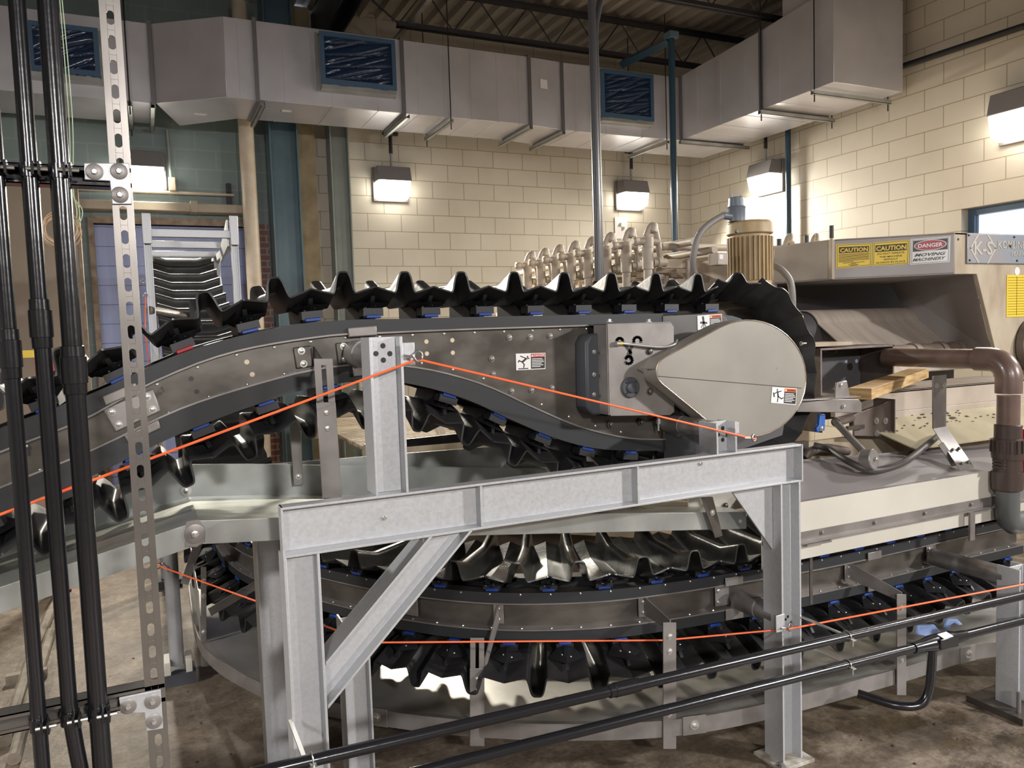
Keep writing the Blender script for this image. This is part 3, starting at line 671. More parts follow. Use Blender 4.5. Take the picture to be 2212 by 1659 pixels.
# ================================================================ galvanized support frame in front of the conveyor
YF = 2.30                                    # front edge of the flanges
H4 = Hprof(0.104, 0.104, 0.0085)
frame = thing('steel_stand', (1.33, 2.35, 0), 'galvanized stand of a long channel beam, two legs and a diagonal brace, in front', 'steel stand')
def hsec(p0, p1, nm, parent, xa=(1,0,0), ya=(0,1,0), prof=H4):
    return MB().sweep(prof, p0, p1, xa, ya).build(nm, galv, parent, bevel=0.0015)
bx0, bx1, bz0, bz1 = 0.318, 2.338, 1.157, 1.308
ch = [(YF, bz0), (YF, bz0+0.008), (YF+0.042, bz0+0.011), (YF+0.042, bz1-0.011), (YF, bz1-0.008), (YF, bz1), (YF+0.05, bz1), (YF+0.05, bz0)]
beam = MB().prism([(bx0, y, z) for y, z in ch], (bx1-bx0, 0, 0)).build('beam', galv, frame, bevel=0.0012)
for x in (0.948, 1.557): MB().box((x-0.004, YF+0.004, bz0+0.009), (x+0.004, YF+0.043, bz1-0.009)).build('stiffener', galv, beam)
for x in (bx0-0.001, bx1-0.005): MB().box((x, YF-0.002, bz0), (x+0.006, YF+0.05, bz1)).build('end_plate', galv, beam)
for px, py in ((830, 1118), (1513, 1001)):
    p = W(px, py, Y=YF+0.041); MB().hexbolt(p, (0,-1,0), 0.008, 0.006, False).build('bolt', chrome, beam)
p = W(1718, 1015, Y=YF+0.041); MB().hexbolt(p, (0,-1,0), 0.007, 0.005).build('bolt', chrome, beam)
hsec((0.370, YF+0.052, 0.012), (0.370, YF+0.052, bz0), 'leg', frame)
hsec((2.275, YF+0.052, 0.012), (2.275, YF+0.052, bz0), 'leg', frame)
for x in (0.370, 2.275):
    MB().box((x-0.09, YF-0.03, 0), (x+0.09, YF+0.13, 0.014)).build('base_plate', mat('painted_base_plate', (0.45, 0.43, 0.38), 0.6, color2=(0.2, 0.17, 0.13), scale=20), frame, bevel=0.002)
    MB().hexbolt((x-0.07, YF-0.01, 0.014), (0,0,1), 0.012, 0.012).build('anchor_bolt', stainb, frame)
# diagonal brace from the left leg up to the beam
a = V((0.424, YF+0.052, 0.752)); b = V((0.838, YF+0.052, bz0)); d = (b-a).normalized()
br = MB(); nrm = V((-d.z, 0, d.x)); e0 = 0.052
prof3 = Hprof(0.104, 0.104, 0.0085); n_ = len(prof3); vs = []
for x, y in prof3:                           # ends cut square to the leg and the beam
    o0 = a+nrm*x; k0 = (0.424-o0.x)/d.x; o1 = a+nrm*x; k1 = (bz0-o1.z)/d.z
    vs.append((o0+d*k0+V((0,y,0)), o1+d*k1+V((0,y,0))))
br.add([v[0] for v in vs]+[v[1] for v in vs], [tuple(range(n_))[::-1], tuple(range(n_, 2*n_))]+[(i,(i+1)%n_,(i+1)%n_+n_,i+n_) for i in range(n_)])
br.build('diagonal_brace', galv, frame, bevel=0.0015)
# gusset beside the right leg
MB().prism([(2.01, YF+0.046, bz0), (2.222, YF+0.046, bz0), (2.222, YF+0.046, 0.885)], (0, 0.010, 0)).build('gusset', galv, frame, bevel=0.001)
# short posts on the beam with round bolt holes
def post(x, z1, holes, nm='post', w_=0.104):
    mb = MB(); yc = YF+0.052; hw = w_/2
    mb.prism([(x-hw, YF, bz1), (x-hw+0.0085, YF, bz1), (x-hw+0.0085, YF+0.104, bz1), (x-hw, YF+0.104, bz1)], (0,0,z1-bz1))
    mb.prism([(x+hw-0.0085, YF, bz1), (x+hw, YF, bz1), (x+hw, YF+0.104, bz1), (x+hw-0.0085, YF+0.104, bz1)], (0,0,z1-bz1))
    web = mb; web.box((x-hw+0.0085, yc-0.0042, bz1), (x+hw-0.0085, yc+0.0042, z1))
    po = web.build(nm, galv, frame, bevel=0.0012)
    for hx, hz in holes: MB().lathe((hx, yc-0.0042, hz), (0,-1,0), [(0,0.0085),(0.0006,0.0085)], 16).build('bolt_hole', stblk, po)
    return po
hl = [W(x, y, Y=YF+0.048) for x, y in ((827,747),(812,764),(842,764),(828,778))]
po1 = post(0.652, 1.792, [(p.x, p.z) for p in hl])
hl = [W(x, y, Y=YF+0.048) for x, y in ((1561,925),(1561,950),(1571,939),(1551,939))]
po2 = post(1.957, 1.426, [(p.x, p.z) for p in hl], w_=0.098)
# stub pipes from the posts to the conveyor plates, with cord lugs
def stub(x, z, y1, r, par, x1=None, z1=None):
    MB().tube([(x, YF+0.06, z), (x if x1 is None else x1, y1, z if z1 is None else z1)], r, 24).build('stub_pipe', mat('mill_pipe', (0.36, 0.35, 0.34), 0.35, 0.7, color2=(0.22, 0.18, 0.15), scale=10), par)
    MB().tube([(x if x1 is None else x1, y1-0.115, z), (x if x1 is None else x1, y1, z)], r*1.1, 24).build('pipe_sleeve', stainb, par)
stub(0.652, 1.735, 2.675, 0.043, frame); stub(1.957, 1.39, 2.675, 0.036, frame)
def eyebolt(p, par, nrm=(0.35, -1, 0.1), lug=None, R=0.016):
    p = V(p); n = V(nrm).normalized()
    e = MB().cyl(p-V((0.045,0,-0.004)), p-V((R*0.9,0,0)), 0.004, 10).ring(p, n, R, 0.0042).build('eye_ring', mat('ring_steel', (0.30, 0.29, 0.28), 0.35, 0.8), par)
    return e
ring1 = W(903, 770, Y=YF-0.004); mb = MB().box((0.70, YF+0.03, 1.70), (0.752, YF+0.036, 1.772)); lg = mb.build('cord_lug', galv, frame, bevel=0.002); eyebolt(ring1, lg)
ring2 = W(1628, 946, Y=YF-0.004); lg = MB().box((2.00, YF+0.02, 1.375), (2.035, YF+0.026, 1.418)).build('cord_lug', galv, frame, bevel=0.002); eyebolt(ring2, lg, R=0.012)
ring3 = W(1706, 1355, Y=YF-0.012); lg = MB().box((2.19, YF-0.003, 0.565), (2.235, YF+0.002, 0.635)).build('cord_lug', galv, frame, bevel=0.002); eyebolt(ring3, lg, R=0.014)
for px, py in ((1702,1332),(1710,1343),(1707,1347),(1697,1338)):
    p = W(px, py, Y=YF+0.047); MB().lathe(p, (0,-1,0), [(0,0.006),(0.0006,0.006)], 14).build('bolt_hole', stblk, frame)
stub(2.262, 0.60, 2.58, 0.042, frame)
# the leg of the rear frame, standing under the drip trough
rear = thing('rear_stanchion', (0.378, 3.15, 0), 'dark galvanized leg standing behind the left front leg, under the drip trough', 'stanchion')
hsec((0.378, 3.152, 0.012), (0.378, 3.152, 1.10), 'leg', rear); MB().box((0.29, 3.07, 0), (0.47, 3.23, 0.012)).build('base_plate', galv, rear)
MB().prism([(0.43, 3.15, 1.10), (0.62, 3.15, 1.10), (0.43, 3.15, 0.90)], (0, 0.01, 0)).build('gusset', galv, rear)
# posts of the curved lower conveyor
def lowpost(x, y, zt, label, par_name='support_post', sx_=0.104):
    t_ = thing(par_name, (x, y, 0), label, 'support post')
    hsec((x, y, 0.012), (x, y, zt), 'post', t_)
    MB().box((x-0.1, y-0.09, 0), (x+0.1, y+0.09, 0.012)).build('base_plate', 'painted_base_plate', t_, bevel=0.002)
    return t_
pa = lowpost(0.66, 2.98, 0.70, 'galvanized H post behind the diagonal brace, carrying the curved conveyor')
MB().tube([(0.66, 3.02, 0.61), (0.86, 3.26, 0.61)], 0.036, 20).build('stub_pipe', 'mill_pipe', pa)
pb = lowpost(3.487, 2.17, 0.665, 'galvanized H post at the right picture edge, bolted to a dark floor plate')
MB().tube([(3.475, 2.2, 0.61), (3.46, 2.56, 0.61)], 0.042, 20).build('stub_pipe', 'mill_pipe', pb)
MB().box((3.36, 2.05, 0.0), (3.68, 2.31, 0.03)).build('floor_plate', mat('wet_dark_plate', (0.05, 0.042, 0.035), 0.3), pb)
MB().cyl((3.41, 2.10, 0.03), (3.41, 2.10, 0.125), 0.009, 10).build('anchor_rod', stainb, pb)
for hx, hz in ((3.475, 0.635), (3.47, 0.60)): MB().lathe((hx, 2.17-0.0048, hz), (0,-1,0), [(0,0.005),(0.0006,0.005)], 12).build('bolt_hole', stblk, pb)
pc = thing('pipe_stand', (0.036, 4.41, 0), 'gray pipe stand on a white-edged foot block, with a level arm to the curved conveyor', 'pipe stand')
MB().tube([(0.036, 4.41, 0.09), (0.036, 4.41, 0.80)], 0.036, 20).build('upright', mat('gray_leg_pipe', (0.33, 0.33, 0.34), 0.45, 0.4, color2=(0.27, 0.27, 0.28), scale=8), pc)
MB().tube([(0.0, 4.37, 0.80), (0.30, 4.30, 0.83), (0.52, 4.28, 0.845)], 0.043, 20).build('arm', 'mill_pipe', pc)
MB().box((-0.035, 4.33, 0), (0.125, 4.49, 0.06)).build('foot_block', darkpl, pc)
for s in (-0.06, 0.045): MB().box((0.036+s-0.004, 4.34, 0.06), (0.036+s+0.028, 4.48, 0.13)).build('foot_clamp', white, pc, bevel=0.003)
pd = thing('pipe_stand', (0.0, 6.2, 0), 'gray pipe stand farther back, half hidden by the front pipe stand', 'pipe stand')
MB().tube([(0.02, 6.2, 0.05), (0.02, 6.2, 1.3)], 0.04, 16).build('upright', 'gray_leg_pipe', pd); MB().box((-0.08, 6.1, 0), (0.12, 6.3, 0.06)).build('foot_block', darkpl, pd)
# ---- orange pull cords
def cord(pts, label): tag(MB().tube(pts, 0.0038, 8).build('pull_cord', orange), label, 'cord', None)
yr = YF-0.004
L0 = W(-60, 1134, Y=yr)
cord([L0, ring1+V((-0.012,0,-0.012)), ring1+V((0,0,-0.014)), ring1+V((0.014,0,-0.013)), ring2+V((-0.012,0,0.0)), ring2+V((0.012,0,-0.006))], 'orange pull cord peaking at the upper post, in front of the big conveyor')
r0 = W(342, 1222, Y=4.36); r1 = W(800, 1388, Y=2.9)
cord([r0, r1, W(1435, 1383, Y=2.62), ring3+V((0,0,-0.006)), W(2212, 1262, Y=2.085), W(2330, 1238, Y=2.08)], 'orange pull cord running low along the curved conveyor to the right edge')
MB().ring(r0, (0.3,-1,0), 0.014, 0.003).cyl(r0+V((0.015,0,0)), V((0.0, 4.40, r0.z)), 0.004).build('eye_ring', 'ring_steel', pc)
MB().ring(r1, (0.3,-1,0), 0.014, 0.003).cyl(r1+V((-0.015,0,0)), V((0.67, 2.93, r1.z)), 0.004).build('eye_ring', 'ring_steel', pa)
# ---- two long black conduits strapped to the right leg
yc = 2.09
def lowconduit(pix, r, label):
    a, b, c = [W(x, y, Y=yc) for x, y in pix]
    za = (a.z+b.z)/2; sl = (c.z-a.z)/(c.x-a.x)
    f = lambda x: V((x, yc, a.z+sl*(x-a.x)))
    t_ = thing('long_conduit', f(1.9), label, 'conduit', 'black conduits along the floor side')
    MB().tube([f(-0.1), f(4.2)], r, 20).build('pipe', condm, t_)
    return t_, f
c1, f1 = lowconduit(((640,1650),(1755,1383),(2212,1286)), 0.0176, 'upper of the two long black conduits crossing in front of the curved conveyor')
c2, f2 = lowconduit(((1000,1643),(1755,1448),(2212,1340)), 0.0176, 'lower of the two long black conduits, carrying a black junction fitting')
def coup(f, x, par, r=0.0185):
    p = f(x-0.06); q = f(x+0.06); ax = (q-p).normalized()
    MB().lathe(p, ax, [(0,r+0.0005),(0.001,r+0.003),(0.02,r+0.003),(0.022,r+0.005),(0.095,r+0.005),(0.097,r+0.003),(0.118,r+0.003),(0.119,r+0.0005)], 20).build('coupling', condm, par)
coup(f1, 1.34, c1)
def strap(p, par):
    MB().ring(p, (1,0,0), 0.0205, 0.002, 20, 6, 0, 2*PI).obox(p+V((-0.02, 0.115, 0.012)), (0.006,0,0), (0,0.115,0), (0,0,0.003)).obox(p+V((0.0,-0.026,-0.004)), (0.008,0,0), (0,0.010,0), (0,0,0.0022)).cyl(p+V((0,-0.028,0.002)), p+V((0,-0.028,-0.03)), 0.0028, 8).build('beam_clamp', chrome, par)
strap(f1(2.345), c1); strap(f2(2.345), c2); strap(f1(0.335), c1)
# junction fitting on the lower one, with a drop bend and a tag
jx = W(2030, 1372, Y=yc).x; p = f2(jx)
MB().tube([f2(jx-0.16), f2(jx-0.1), f2(jx-0.05), f2(jx+0.06), f2(jx+0.10), f2(jx+0.16)], 0.02, 20, True, [0.022, 0.025, 0.033, 0.033, 0.024, 0.02]).build('junction_body', condm, c2)
MB().obox(p+V((0.01,-0.034,0.004)), (0.055,0,-0.004), (0,0.004,0), (0,0,0.021)).build('cover', condm, c2, bevel=0.003)
MB().obox(p+V((0.006,-0.02,0.0315)), (0.028,0,0), (0,0.016,0.004), (0,0,0.001)).build('paper_tag', paper, c2)
MB().tube(catmull([p+V((-0.03,0.01,-0.01)), p+V((-0.03,0.015,-0.12)), p+V((-0.04,0.02,-0.21)), p+V((-0.075,0.03,-0.262)), p+V((-0.15,0.08,-0.27)), p+V((-0.24,0.2,-0.25))], 8), 0.0185, 16).build('drop_bend', condm, c2)
# ================================================================ folded-pan conveyors
PITCH = 0.215
def frame_at(path, u, mode, sign):
    t = path.tan(u)
    L = V((0,-1,0)) if mode == 'XZ' else t.cross(V((0,0,1))).normalized()
    return path.at(u), t, L, L.cross(t).normalized()*sign
def pan_mesh(path, u0, mode, sign, hw, rise, pitch, hcrest=0.078, pw=5.0, cw=0.0275):
    """one moulded pan: a narrow crest in the middle, ridge joints at both ends, trough-shaped across"""
    hs = [0.03,0.058,0.08,0.095,0.107,0.117,0.127,0.138,0.152,0.172,0.2,0.26,0.34,0.42,0.5]; ss = [-a for a in reversed(hs)]+[0]+hs
    ts = [-1,-0.9,-0.72,-0.52,-0.44,-0.2,0,0.2,0.44,0.52,0.72,0.9,1]
    rows = []
    for s in ss:
        r = []; c, T, L, N = frame_at(path, u0+s*pitch, mode, sign)
        for t in ts:
            a = abs(s); base = 0.022*max(0.0, (a-0.17)/0.33) if a > 0.17 else 0.0
            cr = hcrest*math.exp(-(a*pitch/cw)**pw)
            wing = rise*max(0.0, (abs(t)-0.48)/0.52)
            r.append(c+L*(t*hw)+N*(base+cr+wing))
        rows.append(r)
    return rows
def add_pan(par, path, u0, mode, sign, hw, rise, pitch=PITCH, slider=blue, detail=True, sl=0.165, gap=0.034, label=None, skin=rubber, **kw):
    rows = pan_mesh(path, u0, mode, sign, hw, rise, pitch, **kw)
    c, T, L, N = frame_at(path, u0, mode, sign)
    p = MB().grid(rows).build('pan', skin, par, solid=0.006, origin=c, angle=0.9)
    if label: p['label'] = label
    if not detail: return p
    c, T, L, N = frame_at(path, u0+pitch*0.5, mode, sign)
    mb = MB(); b = 0.018
    mb.obox(c+N*(-gap*0.35), T*0.030, L*0.11, N*(gap*0.62)); mb.obox(c+L*(sl-0.01)+N*(-gap*0.45), T*0.036, L*0.03, N*(gap*0.3))
    pts = [(-0.86,0.03),(-0.5,-0.004),(0.5,-0.004),(0.86,0.03),(0.80,0.012),(0.45,-gap*0.9),(-0.45,-gap*0.9),(-0.80,0.012)]
    mb.prism([c+L*(x*hw)+N*(y+0.006)-T*0.007 for x, y in pts], T*0.014)
    for sg in (-1, 1):
        mb.prism([c+L*(0.80*hw)+N*0.015, c+L*(0.35*hw)+N*(-gap*0.8), c+L*(0.35*hw)+N*(-gap*0.8)+T*sg*0.006, c+L*(0.62*hw)+N*0.012+T*sg*0.075], L*0.004)
    mb.build('pan_bracket', blackm, p)
    for lx in (0.36, 0.62): MB().button(c+L*(lx*hw)-T*0.016, -T+L*0.6-N*0.4*sign, 0.007).build('pan_bolt', chrome, p)
    MB().button(c+L*(0.66*hw)+N*0.006+T*0.018, L-N*0.3, 0.006).build('pan_bolt', chrome, p)
    MB().obox(c+L*sl+N*(-gap+0.0095), T*0.027, L*0.024, N*0.0065).build('slider', slider, p, bevel=0.003)
    return p
def strip(mb, top, bot, y0, y1):
    n = len(top); vs = []
    for (a, b) in zip(top, bot): vs += [(a[0], y0, a[1]), (b[0], y0, b[1]), (b[0], y1, b[1]), (a[0], y1, a[1])]
    fs = []
    for i in range(n-1):
        o = i*4; q = o+4
        fs += [(o, q, q+1, o+1), (o+1, q+1, q+2, o+2), (o+2, q+2, q+3, o+3), (o+3, q+3, q, o)]
    fs += [(0,1,2,3), ((n-1)*4+3, (n-1)*4+2, (n-1)*4+1, (n-1)*4)]
    return mb.add(vs, fs)
def curve_x(pts, xs):
    cm = catmull([(x, 0, z) for x, z in pts], 14); out = []
    for x in xs:
        i = 0
        while i < len(cm)-2 and cm[i+1].x < x: i += 1
        a, b = cm[i], cm[i+1]; k = (x-a.x)/max(1e-6, b.x-a.x); out.append((x, a.z+(b.z-a.z)*k))
    return out
# ---------------------------------------------------------------- the big inclined conveyor
conv = thing('inclined_conveyor', (1.4, 2.9, 1.2), 'big inclined conveyor of black folded pans with steel side plates and a teardrop drive guard', 'conveyor')
YP = 2.70                                    # near side plate; far one at YQ
YQ = 3.10; YCN = 2.90
xs = [-1.2+i*3.16/52 for i in range(53)]
UT = curve_x([(-1.2,1.28),(-.412,1.561),(-.166,1.648),(.104,1.765),(.395,1.834),(.614,1.853),(.883,1.853),(1.253,1.853),(1.96,1.849),(2.1,1.848)], xs)
UB = curve_x([(-1.2,1.215),(-.416,1.494),(-.195,1.573),(.004,1.676),(.244,1.760),(.548,1.803),(.761,1.808),(1.06,1.811),(1.664,1.811),(1.96,1.808),(2.1,1.807)], xs)
LT = curve_x([(-1.2,1.10),(-.423,1.383),(-.177,1.472),(.094,1.586),(.386,1.662),(.542,1.688),(.66,1.694),(.806,1.684),(.963,1.652),(1.146,1.59),(1.339,1.495),(1.544,1.402),(1.763,1.338),(1.96,1.314),(2.1,1.31)], xs)
LB = curve_x([(-1.2,1.02),(-.428,1.307),(-.181,1.395),(.089,1.509),(.383,1.600),(.539,1.630),(.68,1.637),(.838,1.620),(1.051,1.552),(1.238,1.459),(1.438,1.366),(1.65,1.303),(1.96,1.268),(2.1,1.264)], xs)
strip(MB(), UT, UB, YP-0.008, YP+0.055).build('upper_track', track, conv); strip(MB(), LT, LB, YP-0.008, YP+0.055).build('lower_track', track, conv)
strip(MB(), UT, UB, YQ-0.055, YQ+0.008).build('upper_track', track, conv); strip(MB(), LT, LB, YQ-0.055, YQ+0.008).build('lower_track', track, conv)
sp = strip(MB(), UB, LT, YP+0.006, YP+0.011).build('side_plate', stain, conv); strip(MB(), UB, LT, YQ-0.011, YQ-0.006).build('side_plate', stain, conv)
off = lambda c, d: [(x, z+d) for x, z in c]
strip(MB(), UB, off(UB, -0.006), YP-0.012, YP+0.01).build('upper_lip', stainb, conv); strip(MB(), off(LT, 0.006), LT, YP-0.012, YP+0.01).build('lower_lip', stainb, conv)
mb = MB()
for i in range(1, 52):
    if i % 2 == 0 and xs[i] < 1.72: mb.button((xs[i], YP+0.006, UB[i][1]-0.016), (0,-1,0), 0.0055); mb.button((xs[i]+0.03, YP+0.006, LT[i][1]+0.016), (0,-1,0), 0.0055)
mb.build('rivet_row', chrome, conv)
Pp = lambda x, y, Y=YP+0.006: W(x, y, Y=Y)
for x, y in ((1100,729),(1145,728),(1188,726),(1062,775),(1065,808),(1105,845),(1148,843),(1192,838)): MB().hexbolt(Pp(x, y), (0,-1,0), 0.0085, 0.008).build('plate_bolt', stainb, conv)
for x, y in ((921,738),(977,735),(922,764),(978,762),(545,809),(533,782)): MB().lathe(Pp(x, y), (0,-1,0), [(0,0.0085),(0.001,0.008)], 16).build('hole_plug', mat('plug_tan', (0.62, 0.50, 0.36), 0.5), conv)
for x, y in ((413,818),(425,846)): MB().lathe(Pp(x, y), (0,-1,0), [(0,0.008),(0.0006,0.008)], 16).build('plate_hole', stblk, conv)
def plate(pix, Y, th, nm, m_, par, bev=0.004, bolts=(), br=0.0085):
    o = MB().prism([W(x, y, Y=Y) for x, y in pix], (0, th, 0)).build(nm, m_, par, bevel=bev)
    for x, y in bolts: MB().hexbolt(W(x, y, Y=Y-0.0002), (0,-1,0), br, 0.007).build('bolt', chrome, o)
    return o
plate([(221,884),(330,840),(348,888),(250,934)], YP-0.002, 0.008, 'splice_plate', stainb, conv, bolts=((242,890),(257,917),(318,857),(330,884)))
plate([(220,856),(292,826),(300,846),(228,877)], YP-0.020, 0.010, 'track_clip', stainb, conv); plate([(268,942),(342,906),(348,925),(278,958)], YP-0.020, 0.010, 'track_clip', stainb, conv)
plate([(751,708),(814,703),(816,724),(753,729)], YP-0.020, 0.010, 'track_clip', stainb, conv); plate([(761,792),(800,788),(802,810),(764,814)], YP-0.020, 0.010, 'track_clip', stainb, conv)
plate([(725,741),(767,738),(770,786),(730,787)], YP-0.002, 0.008, 'pipe_flange', stain, conv, bolts=((742,748),(744,775)))
ab = plate([(633,751),(673,746),(676,792),(640,797)], YP-0.002, 0.008, 'angle_bracket', stain, conv, bolts=((651,758),(656,786)))
# arm from the bracket to the slotted strap
a = Pp(676, 748); b = Pp(676, 790)
MB().prism([a, b, V((b.x-0.008, 2.53, b.z)), V((a.x+0.0, 2.53, b.z+0.012))], (0.004, 0, 0)).build('bracket_arm', stain, ab)
# hand-written mark and arrow on the side plate
q0 = W(336, 862, Y=YP+0.004); q1 = W(361, 843, Y=YP+0.004); xa = (q1-q0).normalized()
ya = V((0,-1,0)).cross(xa)*-1; ya = V((0,1,0)).cross(xa); ya = ya if ya.z > 0 else -ya
text_mesh(MB(), '#67', q0, xa, ya, 0.026).build('marker_writing', stblk, conv, smooth=False, fix=False)
plate([(62,958),(70,970),(66,970),(66,985),(60,985),(59,972),(53,972)], YP+0.0045, 0.001, 'arrow_mark', stblk, conv, bev=0)
# drive end: covers, motor mount, hub, guard
up = plate([(1432,682),(1558,676),(1582,702),(1560,745),(1432,748)], YP-0.012, 0.012, 'upper_end_plate', mat('dark_stainless', (0.10, 0.094, 0.088), 0.45, 0.3, color2=(0.075, 0.07, 0.066), scale=6), conv, bev=0.002)
MB().prism([W(x, y, Y=YP) for x, y in ((1432,700),(1500,690),(1720,760),(1690,940),(1560,985),(1436,978))], (0,0.008,0)).build('end_plate', darkin, conv)
for yy in (YP+0.0, YQ-0.02): MB().cyl((2.29, yy, 1.565), (2.29, yy+0.02, 1.565), 0.27, 36).build('sprocket_disc', darkpl, conv)
MB().cyl((2.29, 2.5, 1.565), (2.29, 3.25, 1.565), 0.035, 20).build('head_shaft', chrome, conv)
gbx = plate([(1276,722),(1322,716),(1322,893),(1280,898),(1268,880),(1266,740)], 2.62, 0.09, 'gearbox', darkpl, conv, bev=0.01)
for y in (760, 809, 852): MB().hexbolt(W(1283, y, Y=2.619), (0,-1,0), 0.006, 0.008).build('gearbox_bolt', chrome, gbx)
MB().box((W(1268,0,Y=2.66).x, 2.60, W(1300,896,Y=2.65).z-0.004), (W(1330,0,Y=2.66).x, 2.70, W(1300,896,Y=2.65).z)).build('gearbox_ledge', stain, conv)
YB2 = 2.555
mm = plate([(1310,700),(1450,697),(1456,706),(1457,890),(1448,897),(1320,899),(1315,893)], YB2, 0.006, 'motor_mount', stainb, conv, bev=0.002)
c0 = W(1310,700,Y=YB2); c1_ = W(1450,697,Y=YB2)
MB().box((c0.x, YB2, c0.z-0.004), (c1_.x, YP-0.01, c0.z+0.002)).build('mount_flange', stainb, mm, bevel=0.002)
MB().box((c0.x, YB2, W(1312,897,Y=YB2).z), (c0.x+0.005, YP-0.05, c0.z)).build('mount_side', stainb, mm)
for x in (1316, 1401): MB().hexbolt(W(x, 699, Y=YB2+0.05)+V((0,0,0.006)), (0,0,1), 0.010, 0.012).build('top_bolt', chrome, mm)
def strokes(pix_lists, Y, wpx, nm, m_, par, th=0.001):
    mb = MB()
    for pts in pix_lists:
        for a, b in zip(pts, pts[1:]):
            a, b = V((a[0], a[1], 0)), V((b[0], b[1], 0)); d = (b-a); n = V((-d.y, d.x, 0)).normalized()*wpx/2; e = d.normalized()*wpx*0.3
            q = [a-n-e, b-n+e, b+n+e, a+n-e]; mb.prism([W(p.x, p.y, Y=Y) for p in q], (0, th, 0))
    return mb.build(nm, m_, par, smooth=False)
arc = lambda cx, cy, r, a0, a1, n=8: [(cx+r*math.cos(math.radians(a0+(a1-a0)*i/n)), cy-r*math.sin(math.radians(a0+(a1-a0)*i/n))) for i in range(n+1)]
strokes([arc(1339,737,6.5,200,10), [(1345,738),(1363,762)], arc(1377,736,8,-20,190), [(1370,738),(1353,775)], arc(1358,778,8,150,-150+0,10), [(1362,760),(1363,776)]], YB2-0.001, 6, 'mount_slot', stblk, mm)
p = W(1361, 837, Y=YB2); hb = MB().lathe(p, (0,-1,0), [(0,0.041),(0.006,0.041),(0.009,0.037),(0.009,0.022),(0.016,0.02),(0.018,0.016)], 32).build('hub_cover', darkpl, mm)
for k in range(4): MB().hexbolt(p+V((0.030*math.cos(k*PI/2+.8), -0.009, 0.030*math.sin(k*PI/2+.8))), (0,-1,0), 0.004, 0.003, False).build('hub_bolt', stblk, hb)
g = W(1341, 742, Y=YB2-0.012); gf = MB().cyl(g+V((-0.008,0,0)), g+V((0.006,0,0)), 0.009, 12).build('grease_fitting', brass, mm)
MB().cyl(g+V((-0.022,0,0)), g+V((-0.008,0,0)), 0.010, 12).tube(catmull([g+V((0.006,0,0)), g+V((0.05,0,-0.006)), W(1425,750,Y=YB2-0.02), W(1455,745,Y=YB2-0.02), W(1462,735,Y=YB2+0.02)], 6), 0.0055, 10).build('grease_line', mat('lead_tube', (0.42, 0.39, 0.38), 0.35, 0.7), mm)
for x, y in ((1403,759),(1404,846)): MB().hexbolt(W(x, y, Y=YB2-0.001), (0,-1,0), 0.0105, 0.010).build('mount_bolt', stain, mm)
for x, y in ((1319,917),(1385,911)): MB().hexbolt(W(x, y, Y=YP-0.004), (0,-1,0), 0.011, 0.014).build('takeup_bolt', stain, conv)
MB().prism([W(x, y, Y=YP) for x, y in ((1396,868),(1456,866),(1456,896),(1396,896))], (0,-0.05,0)).build('takeup_block', stain, conv, bevel=0.004)
p = W(1422, 905, Y=YP-0.03); MB().cyl(p+V((0,0,0.04)), p+V((0,0,-0.05)), 0.005, 10).lathe(p+V((0,0,-0.02)), (0,0,1), [(0,0.010),(0.022,0.010)], 6).build('takeup_rod', chrome, conv)
plate([(1436,918),(1500,915),(1505,985),(1436,990)], YP-0.006, 0.006, 'lower_end_plate', darkpl, conv)
# teardrop chain guard
def teardrop(cb, rb, cs_, rs, n=28):
    (x0, y0), (x1, y1) = cb, cs_; d = math.hypot(x1-x0, y1-y0); th = math.atan2(y1-y0, x1-x0); al = math.acos((rb-rs)/d); pts = []
    for i in range(n+1):
        a = th+al+(2*PI-2*al)*i/n; pts.append((x0+rb*math.cos(a), y0+rb*math.sin(a)))
    for i in range(9):
        a = th-al+2*al*i/8; pts.append((x1+rs*math.cos(a), y1+rs*math.sin(a)))
    return pts
YG = 2.465; td = teardrop((1615.5,817.5), 126, (1453,802), 35)
gp = [W(x, y, Y=YG) for x, y in td]
gd = MB().prism(gp, (0, 0.105, 0)).build('drive_guard', pearl, conv, bevel=0.005)
gm = gp+[gp[0], gp[1]]; MB().tube([p+V((0,0.002,0)) for p in gm], 0.0032, 6).build('weld_bead', weld, gd)
mb = MB().prism([W(x, y, Y=YG-0.0008) for x, y in ((1422,812),(1732,838),(1732,839.2),(1422,813.4))], (0,0.001,0)); mb.build('seam_line', stblk, gd)
p = W(1678, 796, Y=YG); MB().lathe(p, (0,-1,0), [(0,0.004),(0.0005,0.004)], 12).build('dimple', stainb, gd)
a = W(1385, 795, Y=YG+0.06); MB().tube([a, W(1420, 797, Y=YG)], 0.003, 6).build('guard_clip', chrome, gd)
p = W(1730, 742, Y=2.56); MB().hexbolt(p, (1,-0.2,0), 0.007, 0.01).cyl(p, p+V((0.03,0,0)), 0.004).build('guard_bolt', chrome, gd)
